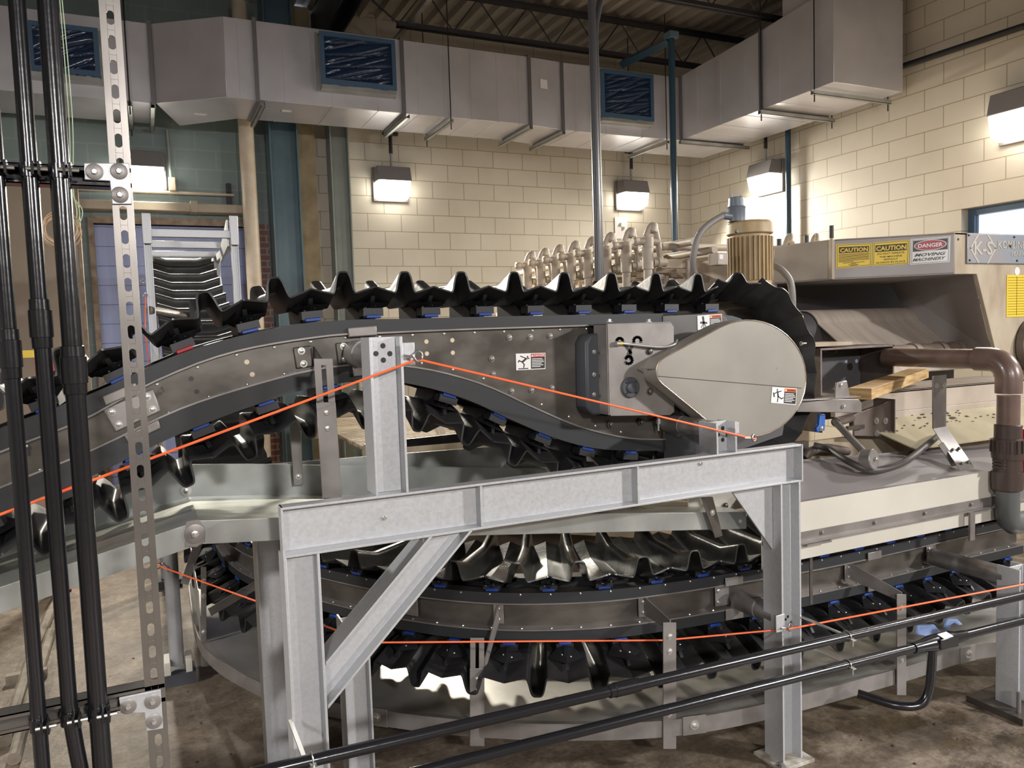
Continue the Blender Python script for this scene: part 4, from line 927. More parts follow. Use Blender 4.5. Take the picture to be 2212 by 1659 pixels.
# warning stickers
def sticker(quad, Y, head, headmat, par, figure):
    """quad: top-left, top-right, bottom-right, bottom-left in the photo, on a plane facing the camera side"""
    tl, tr, br_, bl = [W(x, y, Y=Y) for x, y in quad]
    P = lambda u, v, d=0: tl*(1-u)*(1-v)+tr*u*(1-v)+br_*u*v+bl*(1-u)*v+V((0,-d,0))
    st = MB().prism([P(0,0), P(1,0), P(1,1), P(0,1)], (0,-0.0008,0)).build('warning_sticker', stwht, par)
    MB().prism([P(.5,.05,.0009), P(.98,.05,.0009), P(.98,.95,.0009), P(.5,.95,.0009)], (0,-0.0002,0)).build('text_panel', stblk, st)
    MB().prism([P(.5,.04,.0012), P(.98,.04,.0012), P(.98,.24,.0012), P(.5,.24,.0012)], (0,-0.0002,0)).build('header_band', headmat, st)
    xa = (P(1,0)-P(0,0)).normalized(); ya = (P(0,0)-P(0,1)).normalized(); h = (P(0,0)-P(0,1)).length; w_ = (P(1,0)-P(0,0)).length
    text_mesh(MB(), head, P(.60,.205,.0016), xa, ya, h*0.18, width=w_*0.36, bold=0.01).build('lettering', stblk if head == 'WARNING' else stwht, st, smooth=False, fix=False)
    mb = MB().prism([P(.515,.21,.0015), P(.585,.21,.0015), P(.55,.07,.0015)], (0,-0.0002,0)); mb.build('alert_triangle', stwht, st)
    mb = MB()
    for i, L in enumerate((.36,.40,.42,.34,.40,.30)): v = .33+i*.095; mb.prism([P(.53,v,.0012), P(.53+L,v,.0012), P(.53+L,v+.04,.0012), P(.53,v+.04,.0012)], (0,-0.0002,0))
    mb.build('small_print', stwht, st)
    mb = MB()
    for pts, wd in figure:
        for a, b in zip(pts, pts[1:]):
            A, B = P(a[0]*.5, a[1], .0009), P(b[0]*.5, b[1], .0009); d = (B-A).normalized(); n = V((0,1,0)).cross(d)*wd*h
            mb.prism([A-n-d*wd*h*.5, B-n+d*wd*h*.5, B+n+d*wd*h*.5, A+n-d*wd*h*.5], (0,-0.0002,0))
    mb.build('pictogram', stblk, st, smooth=False)
hd = lambda x, y: ([(x-.02, y), (x+.02, y)], .055)
fall = [hd(.78,.22), ([(.68,.32),(.42,.52)], .06), ([(.68,.30),(.45,.22),(.3,.15)], .03), ([(.68,.34),(.9,.30)], .03), ([(.42,.52),(.2,.42),(.15,.52)], .035), ([(.42,.52),(.55,.68),(.5,.86)], .035), ([(.15,.92),(.8,.92)], .03)]
run = [hd(.42,.16), ([(.45,.26),(.52,.55)], .06), ([(.45,.28),(.2,.42),(.12,.35)], .03), ([(.45,.3),(.75,.22)], .03), ([(.52,.55),(.8,.7),(.95,.62)], .035), ([(.52,.55),(.5,.9)], .04), ([(.15,.42),(.22,.6)], .05)]
hand = [([(.45,.12),(.5,.5)], .09), ([(.25,.5),(.75,.55)], .07), ([(.5,.5),(.3,.85)], .03), ([(.5,.5),(.5,.9)], .03), ([(.5,.5),(.7,.85)], .03)]
sticker([(1114,764),(1178,762),(1178,797),(1115,800)], YP+0.0045, 'DANGER', stred, conv, fall)
sticker([(1506,682),(1559,678),(1559,709),(1507,713)], YP-0.0135, 'WARNING', stor, up, hand)
sticker([(1668,836),(1721,839),(1719,875),(1665,870)], YG-0.001, 'WARNING', stor, gd, run)
# the loop of pans
top = [(x, z+0.046) for x, z in UT if x <= 2.0]; bot = [(x, z-0.046) for x, z in LB if x <= 2.0]
cx, cz, rr = 2.35, 1.5605, 0.3315
loop = [V((x, YCN, z)) for x, z in top]+[V((2.15, YCN, cz+rr))]+[V((cx+rr*math.sin(a), YCN, cz+rr*math.cos(a))) for a in [PI*i/24 for i in range(25)]]+[V((2.15, YCN, cz-rr))]+[V((x, YCN, z)) for x, z in reversed(bot)]
pathA = Path(loop)
u0 = pathA.near((1.055, YCN, 1.895))
n0 = -int((u0-0.12)/PITCH); k = n0; cnt = 0
while u0+k*PITCH < pathA.L-0.12:
    c = pathA.at(u0+k*PITCH); ridge = pathA.at(u0+(k+0.5)*PITCH)
    isred = (0.02 < ridge.x < 0.24 and ridge.z > 1.6) or (-0.45 < ridge.x < -0.1 and ridge.z < 1.45)
    hd = max(0.0, min(1.0, (c.x-2.20)/0.25))
    kw = dict(hcrest=0.074-0.042*hd, pw=5.0-2.8*hd, cw=0.029+0.016*hd)
    add_pan(conv, pathA, u0+k*PITCH, 'XZ', 1, 0.235, 0.044+0.055*hd, slider=redp if isred else blue, gap=0.046, detail=hd < 0.5, sl=0.175, **kw)
    k += 1
# head bracket arm at the right of the guard, with blue clevis
arm = plate([(1722,862),(1855,862),(1862,870),(1862,892),(1722,890)], 2.60, 0.008, 'head_arm', stainb, conv, bev=0.003)
MB().box((W(1722,865,Y=2.6).x, 2.60, W(1780,865,Y=2.6).z), (W(1860,865,Y=2.6).x, 2.68, W(1780,865,Y=2.6).z+0.004)).build('arm_flange', stainb, arm)
MB().hexbolt(W(1821, 878, Y=2.599), (0,-1,0), 0.008, 0.012).build('arm_bolt', chrome, arm)
plate([(1808,826),(1830,822),(1838,862),(1803,862)], 2.63, 0.01, 'arm_lug', stainb, arm, bolts=((1816,832),))
plate([(1772,895),(1784,895),(1782,930),(1766,934),(1764,925),(1770,918)], 2.64, 0.02, 'blue_clevis', mat('blue_clevis_paint', (0.03, 0.12, 0.42), 0.4), arm, bolts=((1774,925),))

# ---------------------------------------------------------------- galvanized drip trough below its return run
tr = thing('drip_trough', (0.6, 2.8, 0.95), 'galvanized sheet drip trough under the return run of the big conveyor', 'trough')
YT0, YT1 = 2.46, 3.26
prof_t = [(-1.3,0.95),(-.402,1.150),(.104,1.264),(.33,1.243),(2.187,1.02)]
def trline(d): return [(x, z+d) for x, z in prof_t]
mb = MB(); R_ = lambda y, d: [V((x, y, z+d)) for x, z in prof_t]
MB().grid([R_(YT0, 0.0), R_(YT0+0.25, -0.012), R_(YT1, -0.075)]).build('trough_floor', galvr, tr, solid=0.004, smooth=False)
MB().grid([R_(YT0, 0.0), R_(YT0, -0.068)]).build('front_lip', galvd, tr, solid=0.004, smooth=False)
MB().grid([R_(YT0, -0.068), R_(YT0+0.03, -0.068)]).build('lip_return', galvd, tr, solid=0.003, smooth=False)
MB().grid([R_(YT1, -0.075), R_(YT1, 0.055)]).build('back_wall', galvd, tr, solid=0.004, smooth=False)
pl = plate([(402,1127),(428,1122),(443,1136),(443,1170),(425,1182),(400,1182)], YT0-0.006, 0.004, 'joint_plate', stainb, tr, bev=0.001)
MB().lathe(W(421,1153,Y=YT0-0.006), (0,-1,0), [(0,0.028),(0.003,0.029),(0.004,0.026)], 28).build('washer', stainb, tr); MB().hexbolt(W(421,1153,Y=YT0-0.011), (0,-1,0), 0.0115, 0.010, False).build('bolt', chrome, tr)
a = W(402, 1060, Y=YT1-0.006); MB().lathe(a, (0,-1,0), [(0,0.02),(0.003,0.02)], 24).hexbolt(a+V((0,-0.003,0)), (0,-1,0), 0.01, 0.008, False).build('bolt', chrome, tr)
MB().prism([V((0.30, 3.30, 1.15)), V((0.30, 3.30, 1.285)), W(1150,958,Y=3.30), W(1180,980,Y=3.30), W(1182,1060,Y=3.30), V((1.6,3.30,1.0))], (0, 0.005, 0)).build('inner_side_plate', galvd, tr, bevel=0.001)
a = W(800, 972, Y=3.32); b = W(1060, 950, Y=3.32); MB().prism([a, b, b+V((0,0,0.045)), a+V((0,0,0.03))], (0, 0.008, 0)).build('rubber_edge', rubber, tr)
def hangstrap(xm, ytop, ymid, ybot, Y, wpx, par, dx=0.0):
    """slotted upper strip bolted to a lower strip; dx = lean in px per px height"""
    X = lambda y: xm+dx*(y-ytop)
    mb = MB(); h = wpx/2; s = wpx*0.13
    for pts in ([(-h,ytop),(-s,ytop),(-s,ymid),(-h,ymid)], [(s,ytop),(h,ytop),(h,ymid),(s,ymid)], [(-s,ytop),(s,ytop),(s,ytop+(ymid-ytop)*0.14),(-s,ytop+(ymid-ytop)*0.14)], [(-h,ymid),(h,ymid),(h,ymid+8),(-h,ymid+8)]):
        mb.prism([W(X(y)+x, y, Y=Y) for x, y in pts], (0, 0.004, 0))
    u = mb.build('slotted_strap', stainb, par)
    mb = MB().prism([W(X(y)+x, y, Y=Y-0.006) for x, y in ((-h*1.05,ymid-4),(h*1.05,ymid-4),(h*1.05,ybot),(-h*1.05,ybot))], (0, 0.0045, 0)); lo = mb.build('lower_strap', stainb, par, bevel=0.001)
    for y in (ymid+18, ymid+18+wpx*0.85): MB().hexbolt(W(X(y), y, Y=Y-0.0062), (0,-1,0), 0.009, 0.006, False).build('strap_bolt', chrome, lo)
hangstrap(698, 775, 873, 1076, 2.44, 40, tr, dx=0.066)
plate([(622,872),(648,870),(655,1048),(634,1050)], 3.22, 0.005, 'far_strap', stainb, tr, bolts=((645,1029),))
plate([(1515,1075),(1540,1072),(1562,1158),(1545,1163)], 2.43, 0.005, 'end_strap', stain, tr, bolts=((1539,1107),))
MB().lathe(W(1599,1126,Y=YT0-0.004), (0,-1,0), [(0,0.008),(0.0008,0.008)], 16).build('lip_hole', white, tr)
# ================================================================ the curved lower conveyor
cb = thing('curved_conveyor', (1.8, 3.0, 0.5), 'low curved conveyor of black folded pans sweeping from under the press up the back left', 'conveyor')
ctr = [(0.30,7.85,2.41),(0.30,7.4,2.25),(0.31,6.9,2.04),(0.32,6.3,1.80),(0.33,5.8,1.48),(0.35,5.3,1.06),(0.40,4.8,0.71),(0.48,4.4,0.625),(0.63,4.0,0.615),(0.82,3.62,0.615),(1.05,3.27,0.615),(1.32,3.0,0.615),(1.65,2.83,0.615),(1.95,2.765,0.615),(2.25,2.73,0.615),(2.6,2.695,0.615),(2.95,2.685,0.615),(3.3,2.69,0.615),(3.6,2.70,0.615),(3.9,2.70,0.615),(4.2,2.70,0.615)]
cpts = catmull(ctr, 8); midB = Path(cpts)
NB = 150; us = [midB.L*i/NB for i in range(NB+1)]
fr_ = [frame_at(midB, u, 'XY', 1) for u in us]
def rib(prof, nm, m_, lat=1, rng=None, **k):
    i0, i1 = rng or (0, NB)
    return MB().ribbon([f[0] for f in fr_[i0:i1+1]], prof, [(f[2], f[3]) for f in fr_[i0:i1+1]]).build(nm, m_, cb, **k)
box = lambda a, b, c, d: [(a, c), (b, c), (b, d), (a, d)]
for s in (1, -1):
    q = lambda a, b, c, d: box(min(a*s, b*s), max(a*s, b*s), c, d)
    rib(q(0.066, 0.128, 0.057, 0.101), 'upper_track', track); rib(q(0.066, 0.128, -0.105, -0.058), 'lower_track', track)
    rib(q(0.085, 0.090, -0.055, 0.055), 'side_channel', stain); rib(q(0.085, 0.132, 0.052, 0.057), 'upper_flange', stainb); rib(q(0.085, 0.134, -0.058, -0.053), 'lower_flange', stainb)
mb = MB()
for i in range(0, NB, 2):
    c, T, L, N = fr_[i]
    if c.y < 4.6:
        mb.button(c+L*0.09+N*0.044, L, 0.0055); mb.button(c+L*0.118+N*(-0.053), N, 0.006); mb.button(c+L*0.1285+N*0.094, L, 0.005)
mb.build('rivet_row', chrome, cb)
# pans: carrying run above, return run below
worn_sheen = mat('worn_sheen_pan_rubber', (0.045, 0.043, 0.04), 0.3, color2=(0.02, 0.02, 0.019), scale=10, bump=0.1, bscale=40)  # lighter from wear, with glossy reflection also put into the base colour
upB = Path([f[0]+f[3]*0.142 for f in fr_]); dnB = Path([f[0]-f[3]*0.147 for f in fr_])
PB = 0.213
u0 = upB.near(V((1.40, 2.93, 0.757))); k = -int((u0-0.15)/PB)
while u0+k*PB < upB.L-0.12:
    add_pan(cb, upB, u0+k*PB, 'XY', 1, 0.25, 0.045, pitch=PB, gap=0.041, sl=0.105, skin=worn_sheen if upB.at(u0+k*PB).y < 4.3 else rubber); k += 1
u1 = dnB.near(V((1.46, 2.90, 0.468))); k = -int((u1-3.0)/PB)
while u1+k*PB < dnB.L-0.12:
    add_pan(cb, dnB, u1+k*PB, 'XY', -1, 0.265, 0.05, pitch=PB, gap=0.04, sl=0.105); k += 1
def bplate(pix, u, nm, bolts=(), lat=0.1, th=0.006):
    """small plate standing on the near channel at the path position nearest u"""
    c, T, L, N = frame_at(midB, u, 'XY', 1)
    o = MB().prism([c+L*lat+T*x+N*z for x, z in pix], L*th).build(nm, stainb, cb, bevel=0.002)
    for x, z in bolts: MB().hexbolt(c+L*(lat+th)+T*x+N*z, L, 0.008, 0.006, False).build('bolt', chrome, o)
    return o
sq = lambda w_, z0, z1: [(-w_,z0),(w_,z0),(w_,z1),(-w_,z1)]
upath = lambda px, py: midB.near(W(px, py, Z=0.557)+V((0,0,0.058)))
for px, py in ((1065,1362),(1400,1345),(1850,1268)): bplate(sq(0.022,-0.04,0.045), upath(px, py), 'arm_plate', bolts=((0,0.025),(0,-0.02)))
for px, py in ((880,1345),(1565,1320),(2095,1242)): bplate(sq(0.035,-0.045,0.045), upath(px, py), 'pipe_flange', bolts=((-0.022,0.025),(-0.022,-0.025)))
for px, py in ((1590,1318),(1905,1262)):
    u = upath(px, py); bplate(sq(0.045,0.05,0.088), u, 'track_clip', lat=0.134); bplate(sq(0.045,-0.10,-0.05), u, 'track_clip', lat=0.134)
p = W(1335, 1330, Y=2.74); mb = MB()
# flat arms from the channel out to the trough straps
def flatarm(px, py, qx, qy, qY):
    u = upath(px, py); c, T, L, N = frame_at(midB, u, 'XY', 1); a = c+L*0.11; b = W(qx, qy, Y=qY)
    d = (b-a).normalized(); n = V((0,0,1)).cross(d).normalized(); up = d.cross(n)
    MB().add([a+V((0,0,0.05)), a+V((0,0,-0.03)), b+V((0,0,-0.022)), b+V((0,0,0.022))]+[p_+n*0.005 for p_ in (a+V((0,0,0.05)), a+V((0,0,-0.03)), b+V((0,0,-0.022)), b+V((0,0,0.022)))],
             [(0,1,2,3),(7,6,5,4),(0,4,5,1),(1,5,6,2),(2,6,7,3),(3,7,4,0)]).build('flat_arm', stainb, cb)
# ---- trough under the return run
tb = thing('curved_drip_trough', (1.7, 2.8, 0.15), 'low curved drip trough with a flat sheet floor and outer rim under the curved conveyor', 'trough')
rim = catmull([(0.16,5.6,0.36),(0.134,4.97,0.24),(0.16,4.25,0.175),(.36,3.68,0.165),(.6,3.34,0.162),(.80,3.13,0.16),(1.1,2.87,0.16),(1.47,2.635,0.16),(1.85,2.475,0.16),(2.27,2.40,0.163),(2.98,2.365,0.165),(3.6,2.33,0.17),(4.1,2.0,0.17)], 8)
rp = Path(rim); n = 90; rows = [[], [], [], []]; lip0 = []; lip1 = []
for i in range(n+1):
    c, T, L, N = frame_at(rp, rp.L*i/n, 'XY', 1); L = V((L.x, L.y, 0)).normalized()
    rows[0].append(c+V((0,0,0.055))); rows[1].append(c-L*0.04+V((0,0,0.045))); rows[2].append(c-L*0.60+V((0,0,0.028))); rows[3].append(c-L*0.63+V((0,0,0.16)))
    lip0.append(c+V((0,0,0.057))); lip1.append(c+V((0,0,-0.012)))
MB().grid(rows).build('trough_floor', mat('trough_sheet', (0.42, 0.405, 0.375), 0.32, 0.55, color2=(0.30, 0.29, 0.27), scale=4), tb, solid=0.004, angle=0.15)
MB().grid([lip0, lip1]).build('outer_rim', stainb, tb, solid=0.005, angle=0.2)
for px, py in ((813,1550),(1518,1570),(2103,1422)):
    q = W(px, py, Z=0.19); i = min(range(n+1), key=lambda j: (lip0[j]-q).length)
    c, T, L, N = frame_at(rp, rp.L*i/n, 'XY', 1)
    o = MB().prism([c+L*0.004+T*x+V((0,0,z)) for x, z in ((-0.05,-0.012),(0.05,-0.012),(0.05,0.065),(-0.05,0.065))], L*0.004).build('rim_splice', stainb, tb, bevel=0.001)
    MB().lathe(c+L*0.008+V((0,0,0.028)), L, [(0,0.02),(0.002,0.02)], 20).hexbolt(c+L*0.010+V((0,0,0.028)), L, 0.010, 0.008, False).build('bolt', chrome, o)
# straps from the rim upward, with their flat arms
def bstrap(px, ytop, ymid, ybot, wpx, arm=None, slot=True):
    q = W(px, ybot-22, Z=0.15); i = min(range(n+1), key=lambda j: (lip1[j].xy-q.xy).length); Y = lip1[i].y-0.016
    if slot: hangstrap(px, ytop, ymid, ybot, Y, wpx, tb)
    else: plate([(px-wpx/2,ytop),(px+wpx/2,ytop),(px+wpx/2,ybot),(px-wpx/2,ybot)], Y, 0.005, 'hanging_strap', stainb, tb, bev=0.001, bolts=((px, ytop+30),(px, ytop+62),(px, ybot-75)))
    if arm: flatarm(arm[0], arm[1], px+(wpx*0.5 if slot else 0), ytop+ (60 if slot else 6), Y)
    return Y
bstrap(1031, 1378, 1448, 1612, 30, (1068,1362)); bstrap(1447, 1345, 1400, 1618, 28, (1402,1345), slot=False)
bstrap(1948, 1284, 1310, 1502, 20, (1852,1268), slot=False)
bstrap(440, 1225, 1300, 1440, 12, None, slot=False)
for (x0, y0, z0, x1, y1, z1, lb) in ((0.30,4.75,0.93,0.10,4.62,0.45,0),(0.52,4.05,0.60,0.19,3.98,0.48,1)):
    a, b = V((x0,y0,z0)), V((x1,y1,z1)); d = (b-a).normalized(); nn = d.cross(V((0,1,0.2))).normalized()
    MB().obox((a+b)/2, (b-a)/2, nn*0.022, d.cross(nn)*0.0025).build('flat_arm', stainb, cb)
# tall side panel of the trough at the far left of the bend
MB().prism([(0.15,5.1,0.26),(0.155,4.3,0.19),(0.155,4.3,0.50),(0.15,5.1,0.62)], (0.004,0,0)).build('side_panel', galvd, tb)
# ---- support head frame over the incline at the back left
hf = thing('hoop_stand', (0.3, 6.6, 0), 'galvanized hoops of posts and cross bars standing over the incline at the back left', 'hoop stand')
xl, xr_ = W(321, 560, Y=6.05).x, W(508, 560, Y=6.05).x
zt = W(321, 478, Y=6.05).z
for x in (xl, xr_): MB().sweep(Hprof(0.05,0.06,0.006), (x, 6.05, 0.0), (x, 6.05, zt+0.02), (1,0,0), (0,1,0)).build('front_post', galv, hf)
for x in (xl, xr_): MB().box((x-0.028, 6.0, zt-0.16), (x+0.028, 6.018, zt+0.05)).build('end_plate', galv, hf, bevel=0.003)
for y in (7.4, 8.0):
    for x in (xl+0.02, xr_-0.02): MB().sweep(Hprof(0.05,0.06,0.006), (x, y, 0.0), (x, y, W(420,553,Y=y).z), (1,0,0), (0,1,0)).build('rear_post', galv, hf)
for y, z in ((6.05, W(420,503,Y=6.05).z), (6.75, W(420,527,Y=6.75).z), (7.4, W(420,548,Y=7.4).z), (8.0, W(420,563,Y=8.0).z)): MB().box((xl, y-0.02, z-0.035), (xr_, y+0.02, z+0.02)).build('cross_bar', galv, hf, bevel=0.003)
for x in (xl, xr_-0.03): MB().prism([(x, 6.08, zt-0.17), (x, 8.05, W(420,563,Y=8.0).z-0.06), (x, 8.05, W(420,563,Y=8.0).z), (x, 6.08, zt-0.11)], (0.03,0,0)).build('top_rail', galv, hf)
MB().prism([(xr_-0.045, 6.08, zt+0.03), (xr_-0.045, 6.75, zt-0.12), (xr_-0.045, 6.75, zt-0.22), (xr_-0.045, 6.08, zt-0.16)], (0.012,0,0)).build('gusset', galv, hf)
for x in (xl, xr_): MB().tube([(x+ (0.02 if x == xl else -0.02), 6.1, 1.2), (x+(0.02 if x == xl else -0.02), 7.35, 2.35)], 0.022, 8).build('side_brace', galv, hf)
MB().tube([(xl-0.02, 6.04, zt-0.62), (xl+0.22, 6.3, zt-0.66)], 0.03, 12).build('side_stub', 'mill_pipe', hf)
MB().ring((xl-0.045, 6.0, zt-0.42), (0,-1,0.2), 0.014, 0.003).ring((xl-0.035, 6.0, zt-0.52), (0,-1,0.2), 0.014, 0.003).build('eye_ring', 'ring_steel', hf)
tag(MB().tube(catmull([(xl-0.035, 5.99, zt-0.53), (xl-0.05, 5.98, zt-0.8), (xl-0.03, 5.7, zt-1.1), (xl+0.0, 5.2, zt-1.6)], 6), 0.004, 6).build('pull_cord', orange), 'short orange pull cord hanging down the left post of the hoop frame', 'cord')
q0 = W(32, 758, Y=6.4); q1 = W(75, 805, Y=6.4)
yb = thing('yellow_red_stand', ((q0.x+q1.x)/2, 6.5, 0), 'yellow and red stand seen between the black conduits at the left', 'stand')
MB().box((q0.x, 6.4, W(50,773,Y=6.4).z), (q1.x, 6.5, q0.z)).build('yellow_cap', styel, yb); MB().box((W(60,0,Y=6.4).x, 6.42, 0), (q1.x, 6.48, W(50,773,Y=6.4).z)).build('red_leg', stred, yb)
# tan clutter seen through the gap under the big conveyor: steps, grating and pipes of the press platform
pf = thing('press_platform', (2.4, 6.0, 0), 'tan press platform with grating and slanted rails seen through the gap under the big conveyor', 'platform')
MB().box((1.3, 5.2, 0.85), (3.2, 5.26, 1.05)).box((1.3, 7.3, 0.85), (3.2, 7.36, 1.1)).build('side_beam', tand, pf)
mb = MB()
for i in range(38): mb.box((1.3, 5.26+i*0.054, 1.0), (3.2, 5.27+i*0.054, 1.03))
mb.build('grating', tand, pf)
MB().box((1.5, 4.7, 0.3), (1.9, 5.1, 0.78)).box((2.0, 4.9, 0.2), (3.0, 5.15, 0.7)).build('step_box', tanp, pf, bevel=0.01)
for x in (1.45, 2.1, 2.9, 3.15): MB().box((x-0.04, 5.2, 0), (x+0.04, 5.28, 0.9)).build('leg', tand, pf)
for (x0, z0, x1, z1, y) in ((1.62,0.7,1.30,1.75,5.1),(1.98,0.7,1.72,1.75,5.15),(2.3,0.7,2.02,1.6,5.4)): MB().tube([(x0,y,z0),(x1,y+0.5,z1)], 0.032, 12).build('slanted_rail', creamp, pf)
MB().box((0.95, 4.3, 0.02), (2.9, 4.9, 0.62)).build('pump_base', mat('brown_machine_base', (0.20, 0.15, 0.11), 0.6, color2=(0.12, 0.085, 0.06), scale=4), pf, bevel=0.01)
MB().prism([(1.75,4.2,0.62),(2.9,4.2,0.40),(2.9,4.2,0.54),(1.75,4.2,0.80)], (0,0.12,0)).build('slanted_beam', tand, pf)
# ================================================================ belt press at the right
bp_ = thing('belt_press', (4.6, 4.6, 0), 'large tan belt press with a dark belt opening and warning signs on its hood', 'machine')
KS = 3.40                                   # face with the nameplate
pR = W(2062, 540, Y=KS); PLx = W(1796, 560, Y=3.88); PB_ = W(1672, 574, Y=4.3)
zt_, zb_ = W(2062, 502, Y=KS).z, W(2062, 592, Y=KS).z
A_ = V((PB_.x, PB_.y, 0)); B_ = V((PLx.x, PLx.y, 0)); C_ = V((pR.x, KS, 0)); D_ = V((6.6, KS, 0))
def wallseg(p, q, z0, z1, nm, m_, th=0.03):
    d = (q-p).normalized(); n = V((-d.y, d.x, 0))*th
    return MB().prism([p+V((0,0,z0)), q+V((0,0,z0)), q+V((0,0,z1)), p+V((0,0,z1))], n).build(nm, m_, bp_, bevel=0.004)
fr2 = wallseg(B_, C_, zb_, zt_, 'sign_panel', graypl); wallseg(A_, B_, zb_, zt_-0.01, 'side_panel', tanp)
E_ = V((4.02, 8.0, 0)); wallseg(E_, A_, 1.5, zt_-0.03, 'far_side_panel', tanp)
MB().prism([V((p.x, p.y, zt_-0.012)) for p in (A_, B_, C_, D_, V((6.6, 5.6, 0)), V((4.03, 5.6, 0)))], (0,0,0.012)).build('top_cover', tanp, bp_)
MB().prism([V((p.x, p.y, zb_)) for p in (A_, B_, C_, V((6.5, KS+0.02, 0)), V((6.5, 4.6, 0)), V((A_.x, 4.6, 0)))], (0,0,0.01)).build('hood_underside', graypl, bp_)
d = (B_-A_).normalized(); MB().box((B_.x-0.014, B_.y-0.016, zb_), (B_.x+0.014, B_.y+0.012, zt_)).build('corner_post', tand, bp_, bevel=0.003)
# front face with slanting edge beside the opening
e0 = W(2110, 592, Y=KS); e1 = W(2152, 762, Y=KS)
MB().prism([V((C_.x, KS, zb_)), V((C_.x, KS, zt_)), V((6.6, KS, zt_)), V((6.6, KS, 0.9)), V((e1.x+0.06, KS, 0.9)), V((e1.x, KS, e1.z)), V((e0.x, KS, zb_))], (0,0.03,0)).build('front_face', tand, bp_, bevel=0.003)
# inner plates of the belt opening
g0 = W(1925, 612, Y=4.35); g1 = W(1992, 745, Y=4.1)
MB().prism([V((e0.x, KS+0.03, zb_)), V((e1.x, KS+0.03, e1.z)), V((e1.x, KS+0.03, e1.z-0.1)), g1+V((0,0,-0.08)), g1, g0, V((g0.x, g0.y, zb_))], V((0.012,0.012,0))).build('opening_side', graypl, bp_, smooth=False)
MB().box((A_.x, 4.55, 1.2), (e0.x+1.4, 4.58, zb_)).build('opening_back', darkin, bp_)
# belt over its roller
rl_y, rl_z, rr_ = 4.25, W(1860, 668, Y=4.25).z-0.16, 0.16
rows = []
bx0_, bx1_ = W(1768, 690, Y=4.1).x, 5.75
prof_b = [(4.5, rl_z+rr_)]+[(rl_y-rr_*math.sin(a), rl_z+rr_*math.cos(a)) for a in [PI*0.38*i/10 for i in range(11)]]
ly, lz = prof_b[-1]; prof_b += [(ly-0.16, lz-0.115), (ly-0.32, lz-0.23), (ly-0.48, lz-0.345)]
MB().grid([[(x, y, z) for y, z in prof_b] for x in (bx0_, (bx0_+bx1_)/2, bx1_)]).build('press_belt', beltm, bp_, solid=0.008)
MB().cyl((bx0_-0.12, rl_y, rl_z), (bx1_, rl_y, rl_z), rr_-0.012, 32).build('belt_roller', darkin, bp_)
MB().cyl((bx0_-0.3, rl_y, rl_z), (bx0_, rl_y, rl_z), 0.05, 16).build('roller_shaft', tand, bp_)
q = W(1990, 752, Y=3.75); r2 = W(2150, 745, Y=3.75)
mb = MB().cyl((q.x-0.75, 3.72, q.z-0.03), (5.7, 3.72, q.z-0.03), 0.062, 20)
for x in (q.x-0.15, q.x+0.12, q.x+0.3): mb.cyl((x, 3.72, q.z-0.03), (x+0.05, 3.72, q.z-0.03), 0.072, 20)
mb.build('lower_roller', mat('worn_roller', (0.26, 0.205, 0.165), 0.55, color2=(0.17, 0.13, 0.105), scale=8), bp_)
# press body behind the opening and below
MB().box((4.2, 4.7, 0.3), (4.85, 8.0, 1.6)).build('body', tand, bp_)
# lower bracket box with open front
by = 3.02; tl, tr_, br2, bl2 = [W(x, y, Y=by) for x, y in ((1776,744),(1932,752),(1932,852),(1776,862))]
x0, x1, z0, z1 = tl.x, tr_.x, bl2.z-0.03, (tl.z+tr_.z)/2
MB().box((x0-0.05, by+0.22, z0-0.12), (x1, by+0.235, z1)).build('bracket_back', darkin, bp_)
MB().box((x0, by, z1-0.012), (x1, by+0.24, z1)).build('bracket_top', 'brown_stained_steel', bp_, bevel=0.002); MB().box((x0-0.012, by, z0-0.15), (x0, by+0.24, z1)).build('bracket_side', 'brown_stained_steel', bp_, bevel=0.002); MB().box((x1-0.012, by, z0+0.0), (x1, by+0.24, z1)).build('bracket_side', 'brown_stained_steel', bp_, bevel=0.002)
MB().box((x0, by+0.04, z0), (x1, by+0.24, z0+0.012)).build('bracket_shelf', 'brown_stained_steel', bp_)
for px in (1850, 1877, 1906): p = W(px, 846, Y=by+0.08); MB().hexbolt(V((p.x, by+0.1, z0+0.012)), (0,0,1), 0.012, 0.035).build('shelf_bolt', stainb, bp_)
for px, py, r in ((1828,781,0.010),(1850,780,0.011),(1836,792,0.022)): MB().lathe(W(px, py, Y=by+0.219), (0,-1,0), [(0,r),(0.001,r)], 20).build('bracket_hole', mat('pale_blue_gap', (0.45, 0.52, 0.7), 0.6) if r < 0.02 else stblk, bp_)
for px, py in ((1780,755),(1803,758)): MB().hexbolt(W(px, py, Y=by+0.219), (0,-1,0), 0.012, 0.012).build('bracket_bolt', stain, bp_)
MB().box((x0-0.10, by+0.0, z1+0.01), (x0+0.22, by+0.2, z1+0.028)).build('cap_strip', tand, bp_)
